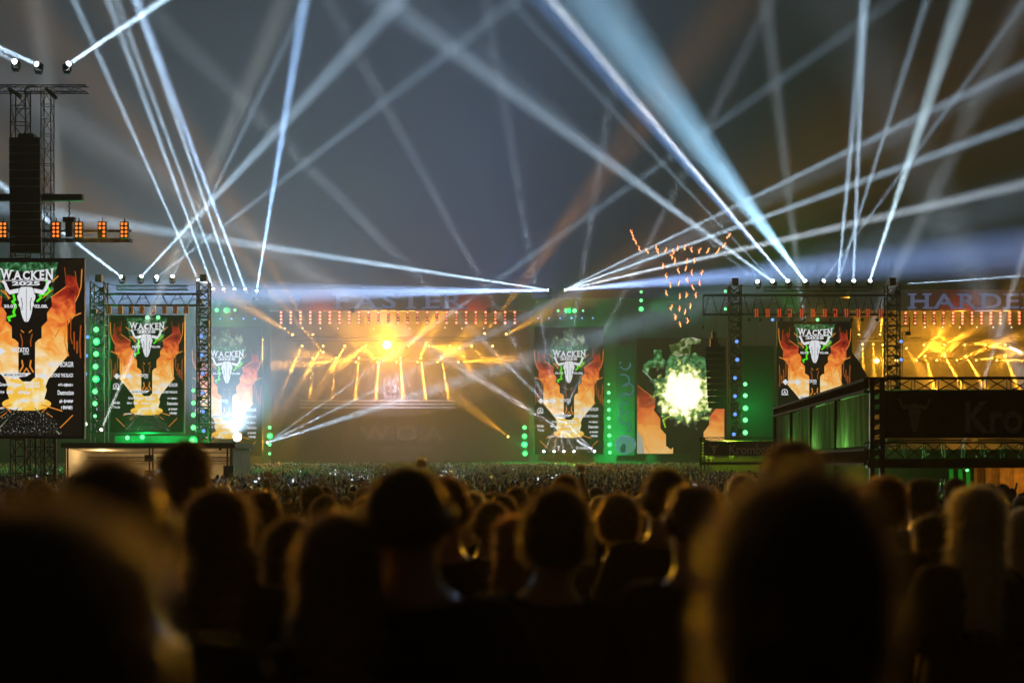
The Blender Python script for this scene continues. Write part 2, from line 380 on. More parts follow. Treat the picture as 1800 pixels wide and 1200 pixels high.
# back drop lettering and riser steps on the left-hand stage
bd = MB(); BW = emis('faint_backdrop_print', (.10,.085,.075), .30)
bdm = mat('faint_backdrop_paint', (.055,.052,.052), .8)
put_text(bd, 'W:O:A', P(632,0,205.8).x, P(780,0,205.8).x, P(0,775,205.8).z, P(0,748,205.8).z, 205.95, 0, bold=.02)
put_text(bd, 'ESTD. 1990', P(648,0,205.8).x, P(757,0,205.8).x, P(0,793,205.8).z, P(0,784,205.8).z, 205.95, 0, bold=.01)
o = bd.build('backdrop_print', bdm, st1); o.matrix_parent_inverse = Matrix.Translation(-st1.location)
rs = thing('step_riser', 'low dark stage riser with three thin steps below the amber beams', 'riser', (P(662,0,200).x, 200, 2.0))
for k, yy in enumerate((704, 710, 716)):
    z = P(0, yy, 200+k*-.15).z-2.0; x0 = P(528,0,200).x-rs.location.x; x1 = P(800,0,200).x-rs.location.x
    MB().box((x0, -.25*k-.3, z-.12), (x1, -.25*k+.2, z+.1)).build('step', mat('riser_grey', (.16,.15,.14), .7), rs)
sf = MB()
for k in range(9):
    x0 = P(530+k*33.5,0,200).x-rs.location.x; sf.bar((x0,.5,0),(x0,.5,P(0,717,200).z-2.0), .1)
sf.build('support_frame', DARK, rs)
# scrim walls between the stages
def scrim(label, xl, xr, yt, d):
    a = P(xl, yt, d); b = P(xr, yt, d); g = gz(d)
    t = thing('scrim_wall', label, 'scrim', ((a.x+b.x)/2, d, g)); w = (b.x-a.x)/2; h = a.z-g
    n = max(2, int(2*w/3.0))
    for k in range(n):
        x0 = -w+2*w*k/n; x1 = -w+2*w*(k+1)/n
        MB().box((x0+.02, random.uniform(-.02,.02), 0), (x1-.02, .12, h)).build('cloth_panel', mat('grey_brown_scrim_cloth', (.085,.08,.075), .95), t)
    MB().truss((-w,.5,h-.3),(w,.5,h-.3),.5,.5,1,.07).build('top_truss', ALU, t)
    return t
scrim('grey cloth wall behind the screens between the two stages', 930, 1494, 524, 193)
scrim('grey cloth wall behind the screen left of the FASTER stage', 300, 476, 528, 193)
# banner with crescents and round picture
bn = thing('crescent_banner', 'dark tall banner with row of crescent outlines and round pale picture at its foot', 'banner', (P(1099,0,191.5).x, 191.5, gz(191)))
w = 17/F*191.5; z0 = P(0,800,191.5).z-bn.location.z; z1 = P(0,608,191.5).z-bn.location.z
MB().box((-w, 0, z0), (w, .08, z1)).build('cloth', mat('dark_banner_cloth', (.035,.04,.055), .9), bn)
cr = MB(); sc = 191.5/F
for k, (yy, rad, a0, a1) in enumerate(((640,9,-10,150),(640,9,190,200),(668,10,-120,100),(684,10,-140,120),(700,9,180,350),(716,9,60,300),(735,10,80,280),(750,9,-60,60))):
    cx = {2:-3, 3:5}.get(k, 0); cz = P(0,yy,191.5).z-bn.location.z
    cr.strip([((cx+rad*math.cos(R(t)))*sc, cz-rad*math.sin(R(t))*sc) for t in np.linspace(a0, a1, 12)], .22, -.02)
    cr.build('crescent', emis('glowing_teal_print', (.05,.16,.2), .8), bn); cr = MB()  # crescents glow by themselves in place of light on the cloth
rp = MB(); cz = P(0,781,191.5).z-bn.location.z
rp.poly([(19*sc*math.cos(t), cz+17*sc*math.sin(t)) for t in np.linspace(0, 2*math.pi, 33)[:-1]], -.05, 0)
for k in range(7):
    zz = cz+(k-3)*4*sc; hw = 18*sc*math.sqrt(max(0, 1-((k-3)*4/17)**2)); rp.poly([(-hw,zz-.03),(hw,zz-.03),(hw,zz+.03),(-hw,zz+.03)], -.06, 1)
rp.poly([(-8*sc,cz-14*sc),(0,cz-14*sc),(1*sc,cz-2*sc),(-2*sc,cz+3*sc),(-6*sc,cz),(-9*sc,cz-7*sc)], -.07, 1)
rp.poly([(4*sc,cz-14*sc),(11*sc,cz-14*sc),(11*sc,cz-1*sc),(8*sc,cz+7*sc),(5*sc,cz-1*sc)], -.07, 2)
rp.build('round_picture', [PTEAL, emis('round_picture_dark', (.01,.05,.045), 1), emis('round_picture_green', (.12,.32,.16), .8)], bn)  # emission stands in for light on the round print
# screens beside the left-hand stage
led_screen('tall lit screen directly left of the FASTER stage, half washed out by white glare', 399, 575, 122, 190.5, .25)
led_screen('tall lit screen with sponsor logos directly right of the FASTER stage', 1000, 575, 121, 190.5, .25)
# explosion screen
EXP = None
def explosion_screen():
    d = 190.6; u = d/F; c = P(1200, 797, d); t = thing('led_screen', 'wide lit screen showing a white explosion between orange flames, right of the crescent banner', 'screen', c)
    w = 80; h = 202
    MB().box((-w*u-.1, .06, -.1), (w*u+.1, .4, h*u+.1)).build('cabinet', BLACK, t)
    m = MB(); q2 = lambda x, y: ((x/4.617+1070-1200), 797-(560+y/4.617))
    T = lambda pts: [q2(*p) for p in pts]
    m.poly([(-w,0),(w,0),(w,h),(-w,h)], 0, 0)
    m.poly(T([(232,540),(378,650),(378,715),(365,740),(418,810),(420,890),(465,940),(465,1030),(505,1060),(522,1040),(522,1094),(232,1094)]), -.3, 1)
    m.poly(T([(770,952),(770,920),(815,860),(815,800),(865,730),(938,730),(938,1094),(770,1094)]), -.3, 1)
    m.strip(T([(232,540),(378,650)]), .9, -.5, 4); m.strip(T([(235,905),(280,960),(300,1040),(330,1090)]), 1.4, -.5, 4)
    m.poly(T([(235,915),(268,960),(285,1030),(290,1094),(235,1094)]), -.6, 5)
    m.poly(T([(285,370),(335,330),(370,320),(365,250),(430,255),(430,310),(470,350),(500,290),(600,310),(700,275),(780,320),(800,430),(830,600),(800,760),(640,840),(520,800),(440,690),(370,580),(365,500),(340,490),(275,430)]), -.3, 2)
    m.poly(T([(330,400),(460,390),(465,480),(360,490),(320,450)]), -.4, 0)
    m.poly(T([(490,210),(560,200),(600,160),(680,150),(750,170),(740,200),(670,210),(660,290),(560,310),(510,290)]), -.45, 3)
    m.strip(T([(275,420),(310,450),(345,495)]), 1, -.5, 5); m.strip(T([(605,320),(605,420)]), 1.2, -.5, 5)
    m.strip(T([(500,720),(495,790),(440,820),(460,880)]), 2.2, -.5, 6)
    o = m.build('picture', [PBLK, FIRE2, PGRN2, PSMK2, PORNG, emis('screen_pale', (.5,.5,.42), .8), emis('screen_lime', (.5,.9,.02), .9)], t, (0,.03,0)); o.scale = (u,u,u)
    # blast: ragged discs, brightest in front
    b = MB(); b.poly([(3+66*math.cos(t_), 104+66*math.sin(t_)) for t_ in np.linspace(0, 2*math.pi, 49)[:-1]], -.8, 0)
    bm_ = bpy.data.materials.new('screen_blast'); nt, out = nodes(bm_); e_ = nt.nodes.new('ShaderNodeEmission'); tp = nt.nodes.new('ShaderNodeBsdfTransparent'); mx_ = nt.nodes.new('ShaderNodeMixShader'); nt.links.new(mx_.outputs[0], out.inputs[0])
    tc = nt.nodes.new('ShaderNodeTexCoord'); sub = nt.nodes.new('ShaderNodeVectorMath'); sub.operation = 'SUBTRACT'; sub.inputs[1].default_value = (3, -.8, 106); nt.links.new(tc.outputs['Object'], sub.inputs[0])
    ln = nt.nodes.new('ShaderNodeVectorMath'); ln.operation = 'LENGTH'; nt.links.new(sub.outputs[0], ln.inputs[0])
    nz = nt.nodes.new('ShaderNodeTexNoise'); nz.inputs['Scale'].default_value = .075; nz.inputs['Detail'].default_value = 5; nz.inputs['Roughness'].default_value = .5; nt.links.new(tc.outputs['Object'], nz.inputs['Vector'])
    ma = nt.nodes.new('ShaderNodeMath'); ma.operation = 'MULTIPLY_ADD'; nt.links.new(nz.outputs['Fac'], ma.inputs[0]); ma.inputs[1].default_value = 96; ma.inputs[2].default_value = -47
    ad = nt.nodes.new('ShaderNodeMath'); ad.operation = 'ADD'; nt.links.new(ln.outputs['Value'], ad.inputs[0]); nt.links.new(ma.outputs[0], ad.inputs[1])
    dv = nt.nodes.new('ShaderNodeMath'); dv.operation = 'DIVIDE'; nt.links.new(ad.outputs[0], dv.inputs[0]); dv.inputs[1].default_value = 62
    rp_ = nt.nodes.new('ShaderNodeValToRGB'); nt.links.new(dv.outputs[0], rp_.inputs[0]); cr_ = rp_.color_ramp
    for p_, c_ in ((.3,(1.0,.97,.94)),(.56,(1,.93,.8)),(.64,(.8,.82,.3)),(.74,(.25,.38,.08)),(.85,(.06,.11,.03)),(1,(.01,.02,.006))):
        el = cr_.elements.new(p_); el.color = (*c_, 1)
    cr_.elements.remove(cr_.elements[0]); cr_.elements.remove(cr_.elements[-1])
    nt.links.new(rp_.outputs[0], e_.inputs[0]); e_.inputs[1].default_value = 1.4
    fa = nt.nodes.new('ShaderNodeMapRange'); fa.inputs[1].default_value = .72; fa.inputs[2].default_value = .92; fa.inputs[3].default_value = 1; fa.inputs[4].default_value = 0; nt.links.new(dv.outputs[0], fa.inputs[0])
    nt.links.new(fa.outputs[0], mx_.inputs[0]); nt.links.new(tp.outputs[0], mx_.inputs[1]); nt.links.new(e_.outputs[0], mx_.inputs[2]); bm_.cycles.emission_sampling = 'NONE'
    o = b.build('blast_picture', bm_, t, (0,.03,0)); o.scale = (u,u,u)
FIRE2 = emis_noise('screen_fire_large', [(.0,(1,.62,.22)),(.35,(1,.42,.08)),(.6,(.85,.17,.04)),(.8,(.3,.02,.012)),(1,(.05,.004,.003))], .045, .95, True, -.3, .0075, .7, 5, .6)
PGRN2 = emis_noise('screen_green_ruins', [(.35,(.005,.02,.006)),(.48,(.03,.14,.04)),(.58,(.1,.34,.12)),(.72,(.4,.55,.3))], .12, 1.0, None, 0, 0, 1, 6)
PSMK2 = emis_noise('screen_green_smoke_large', [(.38,(.02,.05,.012)),(.5,(.15,.25,.07)),(.58,(.4,.45,.22)),(.7,(.75,.75,.6))], .09, .75, None, 0, 0, 1, 6, .8)
explosion_screen()

# ------------------------------------------------------------------ delay towers
def blinder(loc, label, n_on, on, s=1.0, group=None):
    t = thing('blinder_light', label, 'blinder light', loc, group)
    MB().box((-.21*s, 0, -.42*s), (.21*s, .18*s, .42*s)).build('housing', BLACK, t)
    MB().bar((0,.09*s,.4*s),(0,.09*s,.62*s), .06*s).build('hook', BLACK, t)
    me = LENSMESH
    for r_ in range(4):
        for c_ in range(2):
            if (r_, c_) in n_on: continue
            o = link('lens', None, t) if False else bpy.data.objects.new('lens', me[on]); COL.objects.link(o); o.parent = t
            o.location = ((c_-.5)*.2*s, -.005, (1.5-r_)*.2*s); o.scale = (s, s, s)
    return t
LENSMESH = {}
for nm, c, st in (('amber', (1,.22,.03), 1.6), ('red', (.9,.10,.03), .9), ('dim', (.35,.09,.02), .7)):
    LENSMESH[nm] = MB().dome((0,0,0), .075, (0,-1,0), n=8, k=2).mesh('lens', emis(nm+'_blinder_lens', c, st))
def led_dot(loc, label, col, r, group=None):
    t = thing('led_lamp', label, 'lamp', loc, group)
    MB().bar((0,.02,0),(0,.3,0), r*2.4, 0, 10, r*1.5).build('housing', BLACK, t)
    MB().dome((0,0,0), r, (0,-1,0), flat=.5).build('lens', col, t, smooth=True)
    return t
def led_mat(name, core, rim, st):
    """lens of an LED wash lamp: hot core, saturated edge"""
    m = bpy.data.materials.new(name); nt, out = nodes(m)
    e = nt.nodes.new('ShaderNodeEmission'); nt.links.new(e.outputs[0], out.inputs[0])
    lw = nt.nodes.new('ShaderNodeLayerWeight'); lw.inputs[0].default_value = .5
    tc = nt.nodes.new('ShaderNodeTexCoord'); ln = nt.nodes.new('ShaderNodeVectorMath'); ln.operation = 'LENGTH'
    mp = nt.nodes.new('ShaderNodeMapping'); mp.vector_type = 'POINT'; mp.inputs['Scale'].default_value = (1,0,1)
    nt.links.new(tc.outputs['Object'], mp.inputs[0]); nt.links.new(mp.outputs[0], ln.inputs[0])
    rp_ = nt.nodes.new('ShaderNodeValToRGB'); nt.links.new(ln.outputs['Value'], rp_.inputs[0])
    rp_.color_ramp.elements[0].position = .12; rp_.color_ramp.elements[0].color = (*core, 1)
    rp_.color_ramp.elements[1].position = .34; rp_.color_ramp.elements[1].color = (*rim, 1)
    nt.links.new(rp_.outputs[0], e.inputs[0]); e.inputs[1].default_value = st; m.cycles.emission_sampling = 'NONE'
    return m
LGREEN = led_mat('green_led_lens', (.22,1,.36), (.0,.5,.08), 2.0)
LBLUE = led_mat('blue_led_lens', (.16,.35,1), (.01,.07,.6), 1.5)
LAMBER = emis('amber_lamp_lens', (1,.62,.12), 5)
GREEN = (.0,1,.14); AMBER = (1,.40,.03); WHITE = (.54,.77,1); BLUE = (.22,.46,1)

# --- near tower at the left edge, 85 m
d = 85.0
tw = thing('delay_tower', 'tall dark truss tower at the left edge carrying speakers, lamps and screen', 'tower', (P(48,0,d).x, d, gz(d)))
o0 = tw.location
def loc(px, py, dd): return P(px, py, dd)-o0
zt = P(0,150,d).z-o0.z
m = MB(); m.truss(loc(22,0,d+.9)*Vector((1,1,0)) if False else Vector((loc(24,0,d).x, 1.2, 0)), (loc(24,0,d).x, 1.2, zt), .9, .9, 1.0, .09, (1,0,0)); m.build('mast', DARK, tw)
m = MB(); m.truss((loc(72,0,d).x, 1.2, 0), (loc(72,0,d).x, 1.2, zt), .6, .6, .9, .07, (1,0,0)); m.build('mast', DARK, tw)
m = MB(); m.truss((loc(-60,0,d).x,.9,zt), (loc(146,0,d).x,.9,zt), .5,.4,.8,.06); m.build('top_truss', DARK, tw)
for a, b in (((14,155),(38,172)),((80,155),(100,174))):
    pa = loc(*a, d); pb = loc(*b, d); MB().bar(pa, pb, .22).build('brace', mat('rusty_brace', (.12,.09,.04), .6), tw)
m = MB(); m.truss((loc(-60,0,d).x,.5,loc(0,420,d).z),(loc(228,0,d).x,.5,loc(0,420,d).z),.5,.12,.7,.06); m.bar((loc(-60,0,d).x,.4,loc(0,404,d).z),(loc(228,0,d).x,.4,loc(0,404,d).z),.14); m.build('lamp_truss', DARK, tw)
MB().box((loc(-80,0,d).x,.0,loc(0,352,d).z),(loc(144,0,d).x,.35,loc(0,341,d).z)).build('cross_beam', BLACK, tw)
ch = MB(); cx = loc(120,0,d).x
for k in range(9): ch.bar((cx+(.05 if k % 2 else -.05),.2,loc(0,352,d).z-k*.15),(cx-(.05 if k % 2 else -.05),.2,loc(0,352,d).z-(k+1)*.15),.07)
ch.box((cx-.35,.05,loc(0,390,d).z),(cx+.35,.4,loc(0,381,d).z)); ch.box((cx-.2,.05,loc(0,416,d).z),(cx+.2,.4,loc(0,390,d).z)); ch.build('chain_hoist', BLACK, tw)
for px in (38, 57, 73, 92):
    m = MB(); m.bar((loc(px,0,d).x,.6,0),(loc(px,0,d).x,.6,loc(0,764,d).z),.16); m.build('leg', mat('warm_grey_scaffold', (.10,.085,.06), .6, .2), tw)
m = MB()
for k in range(5):
    z = .2+k*.85
    for a, b in ((38,57),(57,73),(73,92)):
        m.bar((loc(a,0,d).x,.62,z),(loc(b,0,d).x,.62,z+.85*(1 if k % 2 else .0)+(.0 if k % 2 else .0)),.07); m.bar((loc(a,0,d).x,.58,z+.85),(loc(b,0,d).x,.58,z),.06)
m.build('leg_bracing', mat('warm_grey_scaffold', (.1,.085,.06)), tw)
# line array of speakers on that tower
def line_array(label, px, w_px, y0, y1, d, n, tilt=0.0):
    u = d/F; t = thing('line_array_speaker', label, 'speaker', P(px, y1, d)); h = (y1-y0)*u; w = w_px*u/2
    for k in range(n):
        za = h-(k+1)*h/n; zb = h-k*h/n; sh = tilt*((k/n)**2)
        MB().add([(-w+sh,-.3+.25*(k/n)**2,za+.03),(w+sh,-.3+.25*(k/n)**2,za+.03),(w*.8+sh,.6,za+.06),(-w*.8+sh,.6,za+.06),(-w+sh,-.3+.25*(k/n)**2,zb-.02),(w+sh,-.3+.25*(k/n)**2,zb-.02),(w*.8+sh,.6,zb-.04),(-w*.8+sh,.6,zb-.04)],
                 [(3,2,1,0),(4,5,6,7),(0,1,5,4),(1,2,6,5),(2,3,7,6),(3,0,4,7)]).build('speaker_box', BLACK, t)
    MB().box((-w*.5,-.1,h),(w*.5,.5,h+.25)).build('rigging_frame', BLACK, t)
    return t
line_array('long black hanging column of speakers on the tall left tower', 46, 54, 243, 445, 84.3, 14)
led_screen('largest lit screen, cut by the left picture edge, below the hanging speakers', 47, 457, 195, 84.0)
for i, (px, lost) in enumerate(((5,()),(98,()),(138,()),(179,((2,0),(3,0))),(218,()))):
    blinder(P(px, 404, 84.6), f'{ORD[i]} glowing amber blinder from the left on the tall left tower', lost, 'amber', 1.18, 'amber blinders on the tall left tower')
for i, (px, tx, ty, Ls, an) in enumerate(((28,-60,60,.3,3),(68,-120,30,1.1,4),(118,430,-95,1.5,2.6))):
    lc = P(px, 115 if i else 110, 84.6); tg = P(tx, ty, 80)
    o = moving_head(lc, tg-lc+Vector((0,-6,0)), f'{ORD[i]} white moving spotlight from the left on top of the tall left tower', LENSW, .85)
    spot(lc, tg, WHITE, Ls, an, .2, o, 85)

# --- towers with screens at 135 m, left and right
def portal_tower(label, xL, xR, wL, wR, ytop, beam0, beam1, d, ext=None):
    c = P((xL+xR)/2, 0, d); t = thing('lighting_tower', label, 'tower', (c.x, d, gz(d))); o0 = t.location; u = d/F
    X = lambda px: P(px,0,d).x-o0.x
    Z = lambda py: P(0,py,d).z-o0.z
    for px, w in ((xL, wL), (xR, wR)):
        MB().truss((X(px),.8,0),(X(px),.8,Z(ytop)), w*u, w*u, w*u*.8, .17, (1,0,0)).build('mast', DARK, t)
        m = MB()
        rr = random.Random(px)
        for k in range(16):
            zz = Z(ytop)-1-k*(Z(ytop)-3)/16; s_ = rr.choice((-1,1)); m.box((X(px)+s_*w*u*.3-.25,.3,zz),(X(px)+s_*w*u*.3+.25,.6,zz+rr.uniform(.15,.5)))
            if rr.random() < .5: m.bar((X(px)-w*u*.6,.4,zz-.3),(X(px)+w*u*.6,.4,zz-.3+rr.uniform(-.4,.4)),.08)
        m.build('fittings', BLACK, t)['kind'] = 'stuff'
        MB().box((X(px)-.3,.5,Z(ytop)),(X(px)+.3,1.1,Z(ytop)+.7)).build('mast_head', BLACK, t)
    x0 = X(ext if ext else xL)
    m = MB(); m.bar((x0,.8,Z(beam0)),(X(xR),.8,Z(beam0)),.22); m.bar((x0,.8,Z(beam1)),(X(xR),.8,Z(beam1)),.22)
    m.bar((x0,.8,Z(beam0)),(x0,.8,Z(beam1)),.16)
    n = int((X(xR)-x0)/1.5)
    for k in range(n):
        xa = x0+(X(xR)-x0)*k/n; xb = x0+(X(xR)-x0)*(k+1)/n; xm = (xa+xb)/2
        m.bar((xm-.12,.8,Z(beam0)),(xa+.1,.8,Z(beam1)),.09); m.bar((xm+.12,.8,Z(beam0)),(xb-.1,.8,Z(beam1)),.09); m.bar((xm-.45,.8,(Z(beam0)+Z(beam1))/2),(xm+.45,.8,(Z(beam0)+Z(beam1))/2+.2),.06)
    m.build('cross_truss', DARK, t)
    m = MB(); z = Z(beam0)+.55; a0 = X(xL)+(X(xR)-X(xL))*.18; a1 = X(xR)-(X(xR)-X(xL))*.14
    m.truss((a0,.4,z),(a1,.4,z),.4,.4,.6,.08); m.build('lamp_truss', ALU, t)
    MB().bar((X(xL),.6,Z(ytop)),(a0,.6,z+.2),.04).build('guy_wire', DARK, t); MB().bar((X(xR),.6,Z(ytop)),(a1,.6,z+.2),.04).build('guy_wire', DARK, t)
    return t
d = 135.0
tr = portal_tower('right lighting tower whose truss spans between two masts behind the beer stand', 1294, 1572, 20, 22, 500, 517, 551, d, 1238)
o0 = tr.location
# extra stays and signal hardware on the masts
m = MB(); X = lambda px: P(px,0,d).x-o0.x; Z = lambda py: P(0,py,d).z-o0.z
for px in (1590, 1603): m.bar((X(px),.8,Z(665) if px == 1590 else Z(585)),(X(px),.8,Z(582) if px == 1590 else Z(556)),.1)
m.bar((X(1580),.8,Z(572)),(X(1602),.8,Z(572)),.09); m.bar((X(1590),.8,Z(582)),(X(1604),.8,Z(582)),.09); m.box((X(1596),.6,Z(588)),(X(1604),1.0,Z(581))); m.build('side_bracket', BLACK, tr)
m = MB(); 
for px in (1240, 1252, 1257, 1262): m.bar((X(px),.8,Z(551)),(X(px+(0 if px > 1241 else -2)),.8,Z(575 if px < 1245 else 590)),.05)
m.box((X(1234),.6,Z(576)),(X(1239),1,Z(571))); m.build('hanging_cable', DARK, tr)
m = MB().box((X(1250),.3,Z(608)),(X(1263),1.0,Z(594))); m.box((X(1253),.4,Z(594)),(X(1260),.9,Z(582))); m.build('chain_motor', BLACK, tr)
for k, (x0, x1, y0, y1) in enumerate(((1310,1366,605,768),)):
    MB().box((X(x0),1.6,0),(X(x1),1.9,Z(y0))).build('cloth_panel', FABRIC, tr)
MB().add([(X(1489),1.6,Z(700)),(X(1500),1.6,Z(612)),(X(1518),1.6,Z(634)),(X(1534),1.6,Z(662)),(X(1534),1.6,Z(700)),(X(1489),2.2,Z(700)),(X(1500),2.2,Z(612)),(X(1518),2.2,Z(634)),(X(1534),2.2,Z(662)),(X(1534),2.2,Z(700))],
         [(0,4,3,2,1),(5,6,7,8,9),(0,1,6,5),(1,2,7,6),(2,3,8,7),(3,4,9,8),(4,0,5,9)]).build('tarpaulin', FABRIC, tr)
led_screen('lit screen hanging inside the right lighting tower above the beer stand roof', 1432, 567, 127, 134.6)
line_array('black hanging column of speakers left of the right lighting tower', 1257, 34, 609, 718, 135, 10, .3)
for i, px in enumerate((1330,1350,1370,1389,1409,1429,1450,1469,1488,1509,1526,1548)):
    blinder(P(px, 550, 134.9), f'{ORD[i]} dim red blinder from the left on the right lighting tower', ((1,0),) if i in (3, 7) else (), 'red', 1.0, 'red blinders on the right tower')
for i, px in enumerate((1317,1337,1358,1374,1392,1414,1437,1460,1497,1516,1542,1556)):
    tt = small_lamp('hanging_lamp', P(px, 562, 134.8), (0,-1,-.3), f'{ORD[i]} unlit round lamp from the left hanging under the right tower truss' if i not in (2, 6) else f'small lit {"blue" if i == 2 else "green"} lamp hanging under the right tower truss', 'lamp', LBLUE if i == 2 else LGREEN if i == 6 else BLACK, .16)
RH = [1332,1360,1386,1416,1446,1473,1500,1528]
rb = {0:(1100,300,WHITE,.12,2.0), 1:(800,90,(.6,.8,1),1.1,3.0), 2:(955,0,BLUE,1.3,3.2), 3:(1040,0,(.36,.70,1),6.5,9.0), 4:(1800,5,WHITE,.25,1.6), 5:(1629,0,WHITE,.4,1.8), 6:(1518,20,WHITE,.8,2.0), 7:(1690,0,(.62,.86,1),1.7,3.6)}
for i, px in enumerate(RH):
    tx, ty, c, Ls, an = rb[i]; lc = P(px, 496, 134.6); tg = P(tx, ty, 132)
    o = moving_head(lc, (tg-lc)*.4+Vector((0,-14,0)), f'{ORD[i]} white moving spotlight from the left on the right lighting tower', LENSW, 1.0, 'moving spotlights on the right tower')
    spot(lc, tg, c, Ls, an, .2, o, 135)
    if i == 1: spot(lc, P(885,-10,150), WHITE, .25, 1.6, .12, o, 135)
    if i == 2: spot(lc, P(1255,340,133), (.9,.96,1), 1.6, 1.6, .15, o, 135)
    if i == 5: spot(lc, P(1520,0,132), WHITE, .75, 2.4, .2, o, 135)
tl = portal_tower('left lighting tower with twin masts standing behind the lit pavilion', 170, 355, 24, 20, 494, 515, 535, 134.0)
led_screen('lit screen hanging inside the left lighting tower above the lit pavilion', 258, 556, 128, 133.6)
MB().box((P(195,0,134).x-tl.location.x,1.3,0),(P(330,0,134).x-tl.location.x,1.5,P(0,765,134).z-tl.location.z)).build('cloth_panel', mat('grey_brown_scrim_cloth', (.085,.08,.075)), tl)
for i, px in enumerate((191,211,230,249,269,289,308,327)):
    blinder(P(px, 544, 133.7), f'{ORD[i]} faint red blinder from the left on the left lighting tower', ((1,0),(2,0)) if i == 2 else (), 'dim', .95, 'faint red blinders on the left tower')
for i, (px, tx, ty, Ls, an) in enumerate(((215,-70,270,2.0,2.6),(247,705,-5,1.3,3.0),(275,480,330,.35,2.0),(303,500,80,.3,1.8))):
    lc = P(px, 488, 133.6); tg = P(tx, ty, 130)
    o = moving_head(lc, (tg-lc)*.5+Vector((0,-12,0)), f'{ORD[i]} white moving spotlight from the left on the left lighting tower', LENSW, .95, 'moving spotlights on the left tower')
    spot(lc, tg, WHITE, Ls, an, .18, o, 134)

# --- white spots on the roof left of the FASTER stage (190 m)
for i, (px, py, tx, ty, c, Ls, an) in enumerate(((348,492,130,0,WHITE,1.0,1.4),(375,508,190,0,WHITE,1.2,1.6),(393,508,205,0,WHITE,.8,1.4),(412,508,238,0,WHITE,1.1,1.5),(431,508,240,0,(.42,.64,1),1.9,1.9),(451,511,535,0,(.34,.58,1),2.6,2.3))):
    lc = P(px, py, 189.4); tg = P(tx, ty, 186)
    o = small_lamp('roof_spotlight', lc, tg-lc+Vector((0,-25,0)), f'{ORD[i]} white roof spotlight from the left beside the FASTER stage', 'spotlight', LENSW, .22, 'roof spotlights left of the FASTER stage')
    spot(lc, tg, c, Ls, an, .24, o, 190)
# --- twin spotlights on the mast between the stages
mast = thing('lamp_mast', 'thin truss mast between the stages carrying two opposed white spotlights', 'mast', (P(978,0,192).x, 192, gz(192)))
MB().truss((0,0,0),(0,0,P(0,513,192).z-mast.location.z),.5,.5,.8,.07,(1,0,0)).build('mast', DARK, mast)
for i, (px, nm, bl) in enumerate(((966,'left',((430,428,WHITE,1.8,1.5,186),(170,519,(.34,.54,1),4.2,3.0,150))),(990,'right',((1540,242,WHITE,.8,1.2,180),(1810,212,WHITE,1.2,1.3,180),(1810,322,(.7,.84,1),1.5,1.5,180),(1830,438,(.3,.48,1),5.0,5.0,170))))):
    lc = P(px, 510, 191); o = moving_head(lc, (-1 if i == 0 else 1, -.35, .05), f'white spotlight on the mast between the stages pointing {nm}', LENSW, 1.0)
    for (tx, ty, c, Ls, an, dd) in bl: spot(lc, P(tx, ty, dd), c, Ls, an, .2, o, 190)
# --- floor spots in front of the screen right of the FASTER stage
fl = ((956,1230,250,.55,1.8),(974,1080,130,.5,1.9),(991,880,150,.5,1.9),(1009,620,80,.6,1.9),(1045,508,260,.9,2.0))
for i, (px, tx, ty, Ls, an) in enumerate(fl):
    lc = P(px, 793, 188.6); tg = P(tx, ty, 186)
    o = small_lamp('floor_spotlight', lc, tg-lc+Vector((0,-60,0)), f'{ORD[i]} white floor spotlight from the left below the sponsor screen', 'spotlight', LENSW, .2, 'floor spotlights below the sponsor screen')
    spot(lc, tg, (.66,.8,.95), Ls*.5, an, .2, o, 190)
    if i == 4: spot(lc, P(820,652,183), (.85,.9,1), .6, 3.0, .25, o, 190)
# --- white lamps at the left foot of the FASTER stage
lc = P(468, 779, 188.5); tg = P(640,655,187)
o = moving_head(lc, (1,-.6,.5), 'bright white moving spotlight at the left foot of the FASTER stage', LENSW, 1.0)
for tx, ty, c, Ls, an in ((1016,392,WHITE,.35,1.0),(760,636,WHITE,.5,1.6),(800,672,WHITE,1.1,3.4)): spot(lc, P(tx,ty,185), c, Ls, an, .2, o, 190)
lc = P(417, 768, 187.5)
o = small_lamp('flood_light', lc, (0,-1,0), 'dazzling white floodlight glaring in front of the screen left of FASTER', 'floodlight', emis('floodlight_lens', (.9,.96,1), 30), .55)
raw_spot(lc, Vector((.1,-.65,.75)).normalized(), (.50,.74,1), 4.0e5, 110, .5, o, .8, 1.0)
# --- white lamp in the left tower foot
lc = P(149, 745, 133); o = small_lamp('tower_flood', lc, (0,-1,0), 'small white flood lamp low on the left lighting tower', 'lamp', LENSW, .22)
spot(lc, P(75,100,128), (.75,.8,.8), .35, 3.4, .3, o, 134)
lc = P(178, 755, 133); o = small_lamp('tower_flood', lc, (1,-1,.6), 'white spot at the inner foot of the left lighting tower', 'lamp', LENSW, .16)
spot(lc, P(330,400,131), (.85,.9,.85), .5, 3, .2, o, 134)

# --- amber lamps on the FASTER stage
def amber(px, py, d, tx, ty, dt, Ls, an, label, col=AMBER, r=.16, size=.17):
    lc = P(px, py, d); tg = P(tx, ty, dt)
    o = small_lamp('amber_spotlight', lc, (tg-lc).normalized()+Vector((0,-.8,0)), label, 'spotlight', LAMBER, size, 'amber stage spotlights')
    if Ls: spot(lc, tg, col, Ls*(.62 if d > 191 else 1.9), an*1.25, r*.7, o, d, .6, .4)
    return o
r1 = ((531,488,705,1.0,4),(568,512,700,1.1,6),(606,582,650,1.4,7),(643,600,640,1.8,12),(718,775,548,1.6,16),(754,850,622,2.0,22),(791,812,628,.6,5),(829,850,632,.7,6),(866,905,690,.5,8))
for i, (px, tx, ty, Ls, an) in enumerate(r1): amber(px, 608, 196, tx, ty, 193, Ls, an, f'{ORD[i]} amber spotlight from the left in the upper row on the FASTER stage')
